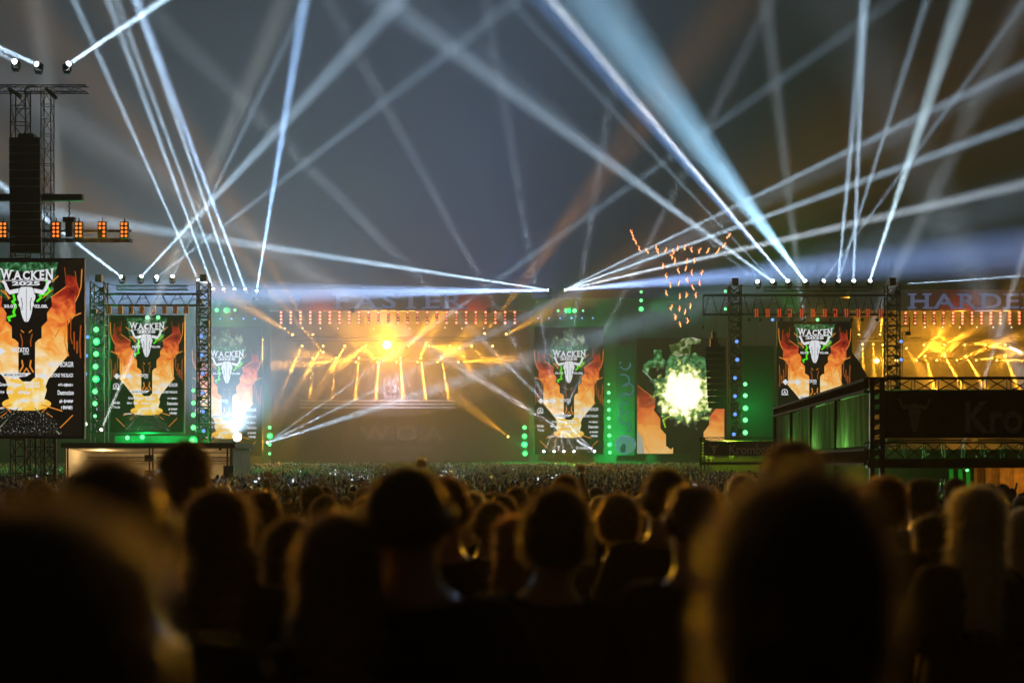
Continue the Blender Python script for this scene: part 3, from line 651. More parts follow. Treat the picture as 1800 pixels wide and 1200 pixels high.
r2 = ((589,520,640,1.6,6),(626,585,630,1.6,6),(663,640,610,2.0,12),(697,680,603,2.0,14),(734,757,590,2.0,9),(769,800,607,1.6,9),(806,860,633,1.8,6))
for i, (px, tx, ty, Ls, an) in enumerate(r2):
    o = amber(px, 636, 202, tx, ty, 199, Ls*.55, an*1.4, f'{ORD[i]} amber spotlight from the left in the lower row on the FASTER stage')
for i, (px, tx, Ls) in enumerate(((545,541,.5),(586,580,.5),(626,621,1.4),(662,657,1.3),(699,706,2.6),(735,746,1.9),(771,787,1.2))):
    amber(px+5, 629, 200.6, tx+3, 707, 199.9, Ls, 3.6, f'{ORD[i]} amber downlight from the left above the riser on the FASTER stage')
for i, (px, py, tx, ty, Ls, an, nm) in enumerate(((514,588,395,515,1.2,9,'far left'),(550,588,400,345,.4,5,'near left'),(568,619,505,545,.4,4,'inner left'),(852,586,995,395,.6,6,'inner right'),(890,587,1035,512,1.2,14,'far right'))):
    amber(px, py, 189.5, tx, ty, 184, Ls, an, f'amber spotlight at the {nm} of the FASTER stage front pointing up and outwards', (1,.4,.04), .18)
amber(808, 612, 194, 893, 800, 191, .9, 16, 'amber spotlight throwing a wide shaft down the right side of FASTER')
amber(893, 767, 189, 880, 757, 188, .8, 8, 'low amber lamp near the right foot of the FASTER stage')
# the big amber audience lamp and what it throws on the crowd in front of the camera
lc = P(680, 606, 192.6)
o = small_lamp('audience_blinder', lc, (.05,-1,-.05), 'dazzling round amber audience lamp at the centre of the FASTER stage', 'audience lamp', emis('audience_lamp_lens', (1,.80,.35), 14), .55)
raw_spot(lc, (Vector((.0,5.5,1.0))-lc).normalized(), (1,.46,.012), 1.9e6, 2.4, .5, o, .7, 1.2)
raw_spot(lc, Vector((0,-.8,.6)).normalized(), (1,.42,.02), 3.5e4, 170, .4, o, .8, .8); point(P(680,604,197.2), (1,.40,.025), 2.3e4, .4, o)
# small white specks on the stage truss
for i, (px, py) in enumerate(((501,577),(532,577),(563,577),(594,577),(658,577),(720,577),(782,576),(812,577),(850,577))):
    small_lamp('truss_lamp', P(px,py,191), (0,-1,-.2), f'{ORD[i]} tiny pale lamp from the left under the red strips of FASTER', 'lamp', emis('pale_lamp_lens', (1,.85,.6), 2), .09)
# --- red strips above both stages
def strips(x0, x1, n, yc, who, dim):
    for i in range(n):
        px = x0+(x1-x0)*i/(n-1); c = P(px, yc, 189.0)
        t = thing('red_light_strip', f'{ORD[i]} vertical red light strip from the left under the {who} sign', 'light strip', c, f'red light strips on {who}')
        MB().box((-.16,.02,-.95),(.16,.2,.95)).build('housing', BLACK, t)
        for k in range(4):
            o = bpy.data.objects.new('lens', STRIPL[1 if (dim(i) and k in (1,2)) else 0]); COL.objects.link(o); o.parent = t; o.location = (0,0,(1.5-k)*.46)
STRIPL = [MB().dome((0,0,0), .15, (0,-1,0), n=10, k=2).mesh('lens', emis('red_strip_lens', (1,.2,.11), 4.5)), MB().dome((0,0,0), .12, (0,-1,0), n=10, k=2).mesh('lens', emis('red_strip_lens_dim', (1,.2,.1), 1.8))]
strips(494, 905, 25, 558, 'FASTER', lambda i: i > 8); strips(1592, 1792, 13, 559, 'HARDER', lambda i: i < 5)
# red glow of the strips
for px, py, who in ((560,560,st1),(830,560,st1),(1700,560,st2)): point(P(px,py,187.5), (1,.10,.05), 1000, .6, who)
# --- HARDER stage lamps
h1 = ((1624,1672,624,2.0,18,AMBER),(1660,1722,575,2.0,14,AMBER),(1696,1765,599,2.0,14,AMBER),(1732,1810,620,1.6,12,AMBER),(1767,1812,628,2.0,9,(1,.95,.9)))
for i, (px, tx, ty, Ls, an, c) in enumerate(h1): amber(px, 606, 194, tx, ty, 191, Ls, an, f'{ORD[i]} spotlight from the left in the upper row on the HARDER stage', c)
h2 = ((1611,1636,604),(1647,1665,617),(1682,1737,611),(1716,1770,624),(1752,1800,634))
for i, (px, tx, ty) in enumerate(h2): amber(px, 633, 198, tx, ty, 195, 1.4, 7, f'{ORD[i]} amber spotlight from the left in the lower row on the HARDER stage')
for i, (px, tx, ty) in enumerate(((1626,1637,665),(1661,1684,668),(1698,1724,668),(1767,1782,664))): amber(px, 626, 199, tx, ty, 196, 1.5, 6, f'{ORD[i]} amber downlight from the left on the HARDER stage')
amber(1593, 612, 191, 1630, 668, 189, 2.2, 18, 'amber spotlight throwing a wide shaft beside the right tower mast')
amber(1510, 588, 195, 1508, 550, 195, 2.4, 26, 'amber lamp throwing a short fan upwards left of the HARDER sign'); amber(1547, 588, 195, 1551, 556, 195, 1.4, 10, 'amber lamp left of the mast on the HARDER stage')
for i, (px, py) in enumerate(((1516,605),(1535,605),(1552,606))): amber(px, py, 197, px+1, 632, 196, .7, 6, f'{ORD[i]} small amber downlight between screen and mast of the right tower')
for i, (px, py, pw, r_) in enumerate(((1541,634,2400,.34),(1576,634,900,.25))):
    lc = P(px, py, 196); o = small_lamp('amber_flood', lc, (0,-1,0), ('glowing amber flood lamp seen just left of the right tower mast','glowing amber flood lamp seen through the right tower mast')[i], 'lamp', emis('amber_flood_lens', (1,.72,.2), 9), r_)
    point(lc+Vector((0,-1.2,0)), (1,.46,.02), pw, .3, o)
for i, (px, py) in enumerate(((1626,575),(1657,575),(1687,575),(1717,575),(1746,575),(1778,575))):
    small_lamp('truss_lamp', P(px,py,191), (0,-1,-.2), f'{ORD[i]} tiny pale lamp from the left under the red strips of HARDER', 'lamp', emis('pale_lamp_lens', (1,.85,.6), 2), .1)
point(P(1650,600,197), (1,.39,.02), 11000, .5, st2); point(P(1760,640,199), (1,.42,.02), 1800, .5, st2)  # points without fixtures, added to make the HARDER smoke glow amber
point(P(690,690,193.2), (.6,.62,1), 6000, 1.0, st1); point(P(560,640,199), (1,.5,.08), 1100, .5, st1); point(P(790,620,199), (1,.45,.03), 3200, .5, st1)  # added fill without fixtures: cool and amber points inside the FASTER stage

# --- green and blue LED lamps
def dots(pts, d, label, m, r, group):
    out = []
    for i, (px, py, s) in enumerate(pts): out.append(led_dot(P(px, py, d), f'{ORD[i]} {label}', m, r*s*.85, group))
    return out
g = dots([(169,579,1),(169,600,1),(169,622,1),(168,644,1),(168,666,1),(167,688,.95),(167,709,.9),(167,731,.6)], 133.2, 'green lamp from the top on the left mast of the left tower', LGREEN, .33, 'green lamps on the left tower')
for k in (1, 4): point(g[k].location+Vector((0,-.6,0)), GREEN, 900, .3, g[k])
g = dots([(259,558,.8),(278,558,.8)], 133.0, 'green lamp from the left above the screen of the left tower', LGREEN, .3, 'green lamps above the left tower screen')
g = dots([(340,686,.7),(340,708,.85),(340,729,.9),(340,751,1),(339,774,1.25)], 133.0, 'green lamp from the top on the right mast of the left tower', LGREEN, .32, 'green lamps on the left tower right mast')
point(g[4].location+Vector((0,-.6,0)), GREEN, 900, .3, g[4])
g2 = dots([(224,769,.9),(250,768,.8)], 133.0, 'blurred green lamp from the left below the left tower screen', LGREEN, .3, 'green lamps below the left tower screen'); point(P(245,764,132), GREEN, 1500, .4, g2[0])
dots([(154,592,1),(152,625,1),(150,657,1),(148,692,1),(148,724,1)], 133.4, 'small blue lamp from the top on the left mast of the left tower', LBLUE, .2, 'blue lamps on the left tower')
dots([(354,591,1),(355,624,1),(356,656,1),(356,690,1),(357,723,1),(358,757,1)], 133.4, 'small blue lamp from the top on the right mast of the left tower', LBLUE, .21, 'blue lamps on the left tower right mast')
g = dots([(366,545,.5),(381,545,1.1),(397,545,1.1),(413,545,.7)], 189.0, 'green lamp from the left above the screen left of FASTER', LGREEN, .34, 'green lamps above the left screen'); point(P(390,545,187.5), GREEN, 900, .4, g[1])
dots([(387,560,.8),(407,560,.8),(428,560,.8),(448,560,.8)], 189.0, 'small blue lamp from the left above the screen left of FASTER', LBLUE, .2, 'blue lamps above the left screen')
g = dots([(981,546,.6),(996,546,1.1),(1010,546,1.1),(1025,546,.5)], 189.0, 'green lamp from the left above the sponsor screen', LGREEN, .34, 'green lamps above the sponsor screen'); point(P(1003,546,187.5), GREEN, 800, .4, g[1])
dots([(946,559,.7),(965,559,.7),(985,559,.8),(1005,559,.8),(1023,559,.7),(1042,559,.7)], 189.0, 'small blue lamp from the left above the sponsor screen', LBLUE, .18, 'blue lamps above the sponsor screen')
g = dots([(474,751,.9),(474,766,1.2),(474,781,.9),(474,797,.7)], 188.0, 'green lamp from the top at the left edge of the FASTER stage', LGREEN, .34, 'green lamps left edge of FASTER'); point(g[1].location+Vector((0,-.8,0)), GREEN, 1100, .3, g[1])
g = dots([(922,751,1),(922,766,1.2),(922,781,1),(923,797,1.2)], 188.0, 'green lamp from the top at the right edge of the FASTER stage', LGREEN, .38, 'green lamps right edge of FASTER'); point(g[2].location+Vector((0,-.8,0)), GREEN, 2200, .3, g[2])
g = dots([(1070,675,.5),(1070,690,.9),(1070,705,.75),(1070,720,.8),(1070,735,.9),(1071,750,.9),(1071,765,1.1),(1071,781,.9),(1072,795,.9)], 189.6, 'green lamp from the top between sponsor screen and crescent banner', LGREEN, .34, 'green lamps between screen and banner')
point(g[3].location+Vector((.5,-.8,0)), GREEN, 1000, .3, g[3]); point(g[7].location+Vector((.5,-.8,0)), GREEN, 1900, .3, g[7])
g = dots([(1127,513,.7),(1127,528,.85),(1127,543,1.3)], 190.2, 'green lamp from the top on the cloth wall above the explosion screen', LGREEN, .34, 'green lamps above the explosion screen')
raw_spot(g[2].location, Vector((.75,-.5,.05)).normalized(), GREEN, 26000, 75, .3, g[2], 1.0, .5)
dots([(1275,512,.7),(1275,543,.7)], 134.0, 'tiny green lamp from the top beside the right tower left mast', LGREEN, .24, 'tiny green lamps by the right tower')
g = dots([(1310,675,.8),(1310,695,.9),(1310,717,1),(1310,738,1),(1310,760,1)], 134.3, 'green lamp from the top on the left mast of the right tower', LGREEN, .30, 'green lamps on the right tower'); point(g[2].location+Vector((.6,-.6,0)), GREEN, 500, .3, g[2])
raw_spot(P(1400,560,139), Vector((-.3,-.1,1)).normalized(), GREEN, 11000, 100, .3, tr, 1.0, .1)
dots([(1295,600,1),(1296,632,1.1),(1292,664,1),(1292,696,1),(1292,728,1),(1290,763,1)], 134.0, 'small blue lamp from the top on the left mast of the right tower', LBLUE, .21, 'blue lamps on the right tower left mast')
dots([(1584,600,1),(1584,632,1)], 134.0, 'small blue lamp from the top on the right mast of the right tower', LBLUE, .2, 'blue lamps on the right tower right mast')
# distant faint beams that rise behind the right tower, thrown from the HARDER stage floor
hf = st2
for px, tx, ty, Ls, an in ((1440,1362,140,.35,2.2),(1430,1740,130,.45,3.2),(1690,1830,350,.4,2),(1860,1560,180,.8,9)): spot(P(px,790,188.6), P(tx,ty,186), (.7,.82,.92), Ls, an, .25, hf, 190)
lc = P(1592,499,189); spot(lc, P(1800,485,186), WHITE, .9, 1.2, .15, hf, 190)
# lamps added out of sight behind the stage to make the sky haze glow
for px, tx, ty, c, pw, an, who in ((650,720,-300,(.26,.45,1),2.5e5,64,st1),(900,860,-300,(.22,.42,1),6.0e5,56,st1),(1200,1080,-300,(.26,.45,1),1.7e5,64,st1),(780,780,-100,(1,.5,.45),4.5e4,96,st1)):
    lc = P(px,790,214); MB().box(lc-Vector((.5,.5,1.2))-who.location, lc+Vector((.5,.5,-.7))-who.location).build('added_wash_lamp', BLACK, who); raw_spot(lc, (P(tx,ty,212)-lc).normalized(), c, pw, an, .6, who, 1.0, .5)
# wash lamps added at roof height to brighten the far crowd
for px, tx, dd, c, pw in ((620,640,150,(1,.6,.15),3.0e4),(860,980,150,(1,.62,.15),2.4e4),(1000,800,95,(.55,.68,1),3.5e4),(400,520,120,(1,.62,.2),2.6e4)):
    lc = P(px,545,188); MB().box(lc-Vector((.25,-.2,.3))-st1.location, lc+Vector((.25,.7,.3))-st1.location).build('added_wash_lamp', BLACK, st1); raw_spot(lc, (Vector(((tx-900)/F*dd, dd, 1))-lc).normalized(), c, pw*1.7, 28, .4, st1, 1.0, .5)
# amber blinders of the near tower light the people in front of the camera
lc = P(150,404,84.4); raw_spot(lc, (Vector((1.0,4.5,1.2))-lc).normalized(), (1,.45,.012), 0.85e5, 4.6, .4, tw, .7, .3)
lc = P(1440,550,134.3); raw_spot(lc, (Vector((-.6,5.0,1.2))-lc).normalized(), (1,.48,.02), 2.0e5, 3.0, .4, tr, .7, .3)

# ------------------------------------------------------------------ burning drones forming a horned skull in the sky
FL = [(152,158),(170,205),(190,245),(230,310),(300,335),(392,300),(408,340),(497,325),(550,385),(565,340),(605,305),(675,300),(742,320),(835,330),(915,328),(1003,328),(1072,280),(1110,188),(583,425),(700,430),(765,425),(468,475),(613,525),(685,500),(748,540),(840,540),(497,575),(697,610),(540,660),(620,640),(752,680),(823,638),(500,735),(622,768),(687,755),(780,755),(547,875),(622,885),(677,915),(733,860),(585,965),(630,1035),(700,1000)]
PARTS_ = {}
FLM = emis('burning_flare', (1,.42,.15), 2.6); FLH = emis('burning_flare_edge', (1,.16,.03), 1.6)
ME_DR = MB().box((-.12,-.12,-.03),(.12,.12,.03)).bar((-.2,-.2,0),(.2,.2,0),.04).bar((-.2,.2,0),(.2,-.2,0),.04).mesh('drone', BLACK)
for i, (x, y) in enumerate(FL):
    rr = random.Random(i); c = P(1080+x/5.454, 380+y/5.454, 170)
    part = 'left horn' if x < 420 and y < 350 else 'right horn' if x > 780 and y < 350 else 'brow' if y < 470 else 'middle' if y < 800 else 'muzzle'
    t = thing('burning_drone', f'small burning drone in the {part} of the horned skull drawn in the sky', 'drone', c, f'burning drones in the {part}')
    PARTS_.setdefault(part, []).append(t)
    o = bpy.data.objects.new('drone_frame', ME_DR); COL.objects.link(o); o.parent = t; o.location = (0,0,.42)
    lean = -.25 if x < 420 and y < 350 else .35 if (x > 780 and y < 350) else 0
    pts = [Vector((lean*k*-.22+rr.uniform(-.13,.13), rr.uniform(-.06,.06), .38-k*.15)) for k in range(6)]
    f = MB(); e = MB()
    for k, (a, b) in enumerate(zip(pts, pts[1:])):
        w0 = [.04,.07,.12,.16,.15][k]; w1 = [.07,.12,.16,.15,.04][k]; f.bar(a, b, w0, 0, 6, w1)
    f.build('flame', FLM, t, smooth=True)
    for k in range(3):
        a = pts[1+k]+Vector((rr.uniform(-.15,.15),.05,rr.uniform(-.1,.1))); e.bar(a, a+Vector((rr.uniform(-.12,.12),0,rr.uniform(.1,.3))), .07, 0, 4, .02)
    e.build('spark', FLH, t)['kind'] = 'stuff'
for pn, ts in PARTS_.items():
    for i, t in enumerate(sorted(ts, key=lambda o: o.location.x)): t['label'] = f'{ORD[i]} burning drone from the left in the {pn} of the skull in the sky'

# ------------------------------------------------------------------ beer stands
def beer_stand(label, corner_px, top_py, d1, ang, front_w, side_w, side_mat_lit, full):
    Hh = P(0, top_py, d1).z; c = P(corner_px, top_py, d1); g = gz(d1)
    t = thing('beer_stand', label, 'bar stand', (c.x, c.y, g)); t.rotation_euler = (0, 0, R(-ang))
    H = Hh-g
    s = (d1/36.8)
    z1 = P(0, 815-(815-690)*1.0, 36.8).z if full else None
    def hz(py): return CZ+(HOR-py)/F*36.8-gz(36.8)   # heights of the near stand
    k = H/(hz(662))
    ZT, ZB, ZS, Z0, Zm = H, hz(690)*k, hz(770)*k, hz(822)*k, hz(808)*k
    BR = mat('bronze_edge_rail', (.11,.085,.035), .8, 0, .25, 6, 0, .1)
    pan = mat('dark_fascia_board', (.022,.019,.017), 1.0, 0, .3, 3, 0, 0)
    # front
    m = MB(); m.truss((0,.25,(ZT+ZB)/2),(front_w,.25,(ZT+ZB)/2),.35,ZT-ZB-.06,.62,.055); m.build('roof_truss', BLACK, t)
    MB().box((.42,0,ZS),(front_w,.08,ZB)).build('fascia_board', pan, t)
    for j in range(int(front_w/2.2)):
        MB().box((.6+j*2.2,.02,ZS-.075),(.6+j*2.2+2.05,.07,ZS-.02)).build('trim_strip', mat('pale_trim', (.28,.28,.27), .4), t)
    m = MB(); m.truss((0,.25,(ZS-.1+Zm)/2),(front_w,.25,(ZS-.1+Zm)/2),.3,ZS-.12-Zm,.5,.045); m.build('lower_truss', BLACK, t)
    MB().box((.0,.0,Z0),(front_w,.3,Zm-.01)).build('beam', BLACK, t)
    rr = random.Random(4); m = MB()
    for j in range(26):
        x = rr.uniform(.8, front_w); zz = rr.uniform(Zm+.05, ZS-.15); m.box((x,.3,zz),(x+rr.uniform(.06,.4),.34,zz+.03))
    m.build('metal_fittings', mat('pale_trim', (.28,.28,.27)), t)['kind'] = 'stuff'
    for x in (.12, .38): MB().box((x-.06,.0,0),(x+.06,.12,ZT-.02)).build('corner_post', BLACK, t)
    for j in range(9):
        zz = Z0+(ZT-Z0)*j/9; MB().add([(.18,.05,zz+.03),(.32,.05,zz+.10),(.32,.06,zz+.22),(.18,.06,zz+.20)],[(0,1,2,3)]).build('louvre', mat('grey_louvre', (.16,.16,.165), .5), t)
    for j in range(1, int(front_w/5)+1): MB().box((j*5-.1,.12,0),(j*5+.1,.3,Z0)).build('post', BLACK, t)
    # printing on the fascia
    e = MB(); kk = (ZB-ZS)/80*36.8/36.8
    ex = .42+.28*(ZB-ZS)/.5*.42; bw = (ZB-ZS)
    skull(e, -.012, 0, lambda x, y: (.42+bw*.66+(x-287)/574*bw*.80, ZS+bw*.50-(y-760)/430*bw*.72))
    e.build('emblem', mat('faded_gold_print', (.62,.5,.38), .6), t); e = MB()
    put_text(e, 'Krombacher', .42+bw*1.75, .42+bw*1.75+bw*4.1, ZS+bw*.10, ZS+bw*.80, -.012, 0, bold=.02)
    e.build('fascia_print', mat('faded_gold_print', (.62,.5,.38), .6), t)
    # side running back
    n = 4
    for j in range(n):
        y0 = .15+side_w*j/n; y1 = .15+side_w*(j+1)/n-.25
        # hanging cloth with folds
        cols = 14; v = []; f = []; r2 = random.Random(j)
        for a in range(cols+1):
            yy = y0+(y1-y0)*a/cols; xo = .03+.07*math.sin(a*2.1+j)+.03*r2.random()
            v += [(xo, yy, hz(783)*k), (xo*.3+.02, yy, ZB-.01)]
        for a in range(cols): f.append((2*a, 2*a+1, 2*a+3, 2*a+2))
        MB().add(v, f).build('side_cloth', side_mat_lit, t)
        MB().box((-.04,y1,0),(.12,y1+.22,ZT-.05)).build('side_post', pan, t)
    MB().box((-.05,.1,ZB+.12),(.05,side_w,ZT-.08)).build('side_fascia', pan, t)
    for zz in (ZT-.07, ZB+.05, hz(790)*k, hz(815)*k): MB().box((-.08,.1,zz-.035),(.0,side_w,zz+.035)).build('edge_rail', BR, t)
    MB().box((-.02,.1,hz(815)*k),(.05,side_w,hz(790)*k)).build('side_board', mat('dark_brown_boards', (.04,.028,.016), 1.0, 0, .3, 3, 0, 0), t)
    # roof sheet, slightly lower than the truss
    MB().add([(.1,.4,ZB+.1),(front_w,.4,ZB+.1),(front_w,side_w,ZB+.1),(.1,side_w,ZB+.1),(front_w*.5,side_w*.5,ZT-.1)],[(0,1,4),(1,2,4),(2,3,4),(3,0,4)]).build('roof_sheet', mat('grey_roof_sheet', (.2,.2,.21), .45), t)
    # interior back wall with hangings
    MB().box((.3,side_w*.6,0),(front_w,side_w*.6+.1,Z0+.6)).build('back_wall', mat('brown_bar_wall', (.08,.06,.04), .8), t)
    MB().box((.6,1.0,0),(front_w-.2,1.5,1.1)).build('counter', mat('bar_counter_wood', (.06,.04,.025), .6), t)
    return t, H
def cloth_mat(name, col):
    m = bpy.data.materials.new(name); nt, out = nodes(m)
    d_ = nt.nodes.new('ShaderNodeBsdfDiffuse'); t_ = nt.nodes.new('ShaderNodeBsdfTranslucent'); mx = nt.nodes.new('ShaderNodeMixShader'); mx.inputs[0].default_value = .55
    tc = nt.nodes.new('ShaderNodeTexCoord'); mp = nt.nodes.new('ShaderNodeMapping'); mp.inputs['Scale'].default_value = (6,6,.5); nz = nt.nodes.new('ShaderNodeTexNoise'); nz.inputs['Scale'].default_value = 1.0; nz.inputs['Detail'].default_value = 4
    nt.links.new(tc.outputs['Object'], mp.inputs[0]); nt.links.new(mp.outputs[0], nz.inputs['Vector'])
    rp_ = nt.nodes.new('ShaderNodeValToRGB'); nt.links.new(nz.outputs['Fac'], rp_.inputs[0]); rp_.color_ramp.elements[0].position = .38; rp_.color_ramp.elements[1].position = .62
    rp_.color_ramp.elements[0].color = (*(Vector(col)*.45), 1); rp_.color_ramp.elements[1].color = (*col, 1)
    for n_ in (d_, t_): nt.links.new(rp_.outputs[0], n_.inputs[0])
    nt.links.new(d_.outputs[0], mx.inputs[1]); nt.links.new(t_.outputs[0], mx.inputs[2]); nt.links.new(mx.outputs[0], out.inputs[0]); return m
GCL = cloth_mat('pale_thin_cloth', (.55,.55,.42))
bs1, H1 = beer_stand('large near beer stand with dark fascia board and truss at the right edge', 1525, 662, 36.8, 3.5, 14, 19.5, GCL, True)
bs2, H2 = beer_stand('small far beer stand with dark fascia in front of the right tower', 1230, 768, 118, 11, 15, 24, GCL, False)
# green work lamps inside the stands shining through the side cloths
for st_, pts, c_ in ((bs1, ((.9,4,2.7,75),(.9,9.5,2.7,75),(.9,15,2.7,80)), (.32,1,.2)), (bs2, ((2,7,3.6,1500),(2,17,3.6,1500)), (.55,1,.03))):
    for x_, y_, z_, pw in pts:
        b_ = MB().box((x_-.1,y_-.1,z_+.12),(x_+.1,y_+.1,z_+.3)).build('work_lamp', BLACK, st_)
        l = bpy.data.lights.new('lamp_light', 'POINT'); l.energy = pw; l.color = c_; l.shadow_soft_size = .1; o = bpy.data.objects.new('lamp_light', l); COL.objects.link(o); o.parent = st_; o.location = (x_, y_, z_)
# curtain and bits inside the near stand
c0 = P(1700,822,41)
cu = thing('bar_curtain', 'orange lit curtain hanging inside the near beer stand at the right edge', 'curtain', (P(1775,0,40).x, 40, gz(40)))
v = []; f = []
for a in range(25):
    x = -1.0+a*.1; v += [(x, .08*math.sin(a*1.5), .75+.5*max(0, a/24)), (x, .04*math.sin(a*1.5), 2.42)]
for a in range(24): f.append((2*a, 2*a+2, 2*a+3, 2*a+1))
MB().add(v, f).build('cloth', mat('orange_curtain_cloth', (.5,.26,.06), .8), cu); MB().bar((-1.1,0,2.45),(1.6,0,2.45),.06).build('rail', BLACK, cu)
point(cu.location+Vector((.3,-.9,2.0)), (1,.55,.12), 22, .1, cu)
for i, px in enumerate((1672,1688,1702,1716,1726)):
    hb = thing('hanging_bunting', f'{ORD[i]} thin green strip from the left hanging in the near beer stand', 'bunting', P(px, 843, 42), 'green strips in the near stand')
    MB().box((-.06,-.01,-.35),(.06,.01,.32)).build('strip', mat('green_bunting', (.05,.4,.09), .7), hb)
lp = thing('bar_lamp', 'small green work lamp inside the near beer stand', 'lamp', P(1700,826,41.5)); MB().dome((0,0,0),.05,(0,-1,-1)).build('lens', LGREEN, lp); MB().box((-.08,.0,.02),(.08,.1,.08)).build('housing', BLACK, lp); point(lp.location+Vector((0,-.3,-.1)), (.2,1,.2), 7, .05, lp)
for i, (px, cc) in enumerate(((1655,(.4,.4,.42)),(1661,(.5,.03,.03)))):
    b = thing('bottle', ('pale grey', 'red')[i]+' bottle standing on the near bar counter', 'bottle', P(px, 868, 37.4))
    MB().bar((0,0,0),(0,0,.24),.09,0,8).bar((0,0,.24),(0,0,.30),.09,0,8,.035).bar((0,0,.30),(0,0,.37),.035,0,8).build('glass', mat('bottle_'+str(i), cc, .2), b); MB().bar((0,0,.37),(0,0,.40),.045,0,8).build('cap', mat('bottle_cap', (.6,.6,.6), .4), b)
# ------------------------------------------------------------------ lit pavilion
d = 100.0
pv = thing('pavilion', 'flat-roofed pavilion with warmly lit white interior in front of the left tower', 'pavilion', (P(265,0,d).x, d, gz(d))); o0 = pv.location
X = lambda px: P(px,0,d).x-o0.x; Z = lambda py: P(0,py,d).z-o0.z
x0, x1 = X(112), X(408); zt = Z(778); zb = Z(787)
WAL = mat('cream_tent_cloth', (.62,.55,.42), .85, 0, .12, 1.5)
MB().box((x0-.2,0,zb),(x1+.2,7,zt)).build('roof', mat('brown_roof_edge', (.07,.05,.025), .7), pv)
MB().box((x0,6.8,0),(x1,6.9,zb)).build('back_wall', WAL, pv); MB().box((x0,.3,0),(x0+.08,6.8,zb)).build('side_wall', WAL, pv); MB().box((x1-.08,.3,0),(x1,6.8,zb)).build('side_wall', WAL, pv)
MB().add([(x0,.2,zb-.02),(x1,.2,zb-.02),(x1,6.8,zb-.35),(x0,6.8,zb-.35)],[(3,2,1,0)]).build('ceiling_cloth', WAL, pv)
for px in (118, 262, 268, 399, 405): MB().box((X(px)-.05,.1,0),(X(px)+.05,.2,zb-.01)).build('post', DARK, pv)
m = MB(); m.truss((x0,5.5,Z(806)),(x1,5.5,Z(806)),.3,.3,.5,.05); m.build('inner_truss', ALU, pv)
for px, y0, y1, w in ((261,799,811,.35),(261,826,842,.34),(400,818,842,.35)): MB().box((X(px)-w,.25,Z(y1)),(X(px)+w,.75,Z(y0))).build('speaker_box', BLACK, pv)
MB().box((X(272),.9,Z(832)),(X(287),.96,Z(824))).build('lit_monitor', emis('pale_monitor', (.7,.8,.9), .9), pv)
MB().box((X(384),.1,Z(791)),(X(388),.3,Z(786))).build('ceiling_lamp', BLACK, pv)
for px in (180, 330): point(P(px,800,d+2.5)-Vector((0,0,0)), (1,.68,.32), 230, .2, pv)

# ------------------------------------------------------------------ people
SKIN = mat('skin', (.42,.25,.16), .45, 0, .1, 12)
SHIRT = [mat('shirt_cloth_'+str(i), c, 1.0, 0, .2, 9, 0) for i, c in enumerate(((.012,.012,.013),(.02,.018,.016),(.012,.014,.02),(.03,.02,.015)))]
JEANS = mat('dark_trousers', (.02,.022,.03), .85)
SHOE = mat('dark_shoes', (.02,.018,.016), .6)
def hair_mat(name, col, tr=.55):
    m = bpy.data.materials.new(name); nt, out = nodes(m)
    d_ = nt.nodes.new('ShaderNodeBsdfDiffuse'); t_ = nt.nodes.new('ShaderNodeBsdfTranslucent'); g_ = nt.nodes.new('ShaderNodeBsdfGlossy')
    inf = nt.nodes.new('ShaderNodeTexCoord'); nz = nt.nodes.new('ShaderNodeTexNoise'); nz.inputs['Scale'].default_value = 40
    nt.links.new(inf.outputs['Object'], nz.inputs['Vector'])
    mx = nt.nodes.new('ShaderNodeMixRGB'); mx.inputs[1].default_value = (*(Vector(col)*.6), 1); mx.inputs[2].default_value = (*(Vector(col)*1.4), 1); nt.links.new(nz.outputs['Fac'], mx.inputs[0])
    for n in (d_, t_): nt.links.new(mx.outputs[0], n.inputs[0])
    g_.inputs[0].default_value = (*(Vector(col)*.5+Vector((.25,.22,.18))), 1); g_.inputs['Roughness'].default_value = .38
    a = nt.nodes.new('ShaderNodeMixShader'); a.inputs[0].default_value = tr; b = nt.nodes.new('ShaderNodeMixShader'); b.inputs[0].default_value = .22
    nt.links.new(d_.outputs[0], a.inputs[1]); nt.links.new(t_.outputs[0], a.inputs[2]); nt.links.new(a.outputs[0], b.inputs[1]); nt.links.new(g_.outputs[0], b.inputs[2])
    nt.links.new(b.outputs[0], out.inputs[0]); return m
HAIR = {'brown': hair_mat('brown_hair', (.10,.06,.03), 0), 'dark': hair_mat('dark_hair', (.045,.03,.02), 0), 'blond': hair_mat('blond_hair', (.6,.47,.28), 0), 'ginger': hair_mat('ginger_hair', (.2,.085,.03), 0)}
STRAND = {'brown_hair': hair_mat('brown_hair_fibre', (.46,.34,.24), .75), 'dark_hair': hair_mat('dark_hair_fibre', (.34,.26,.19), .75), 'blond_hair': hair_mat('blond_hair_fibre', (.85,.78,.62), .75), 'ginger_hair': hair_mat('ginger_hair_fibre', (.5,.3,.18), .75)}

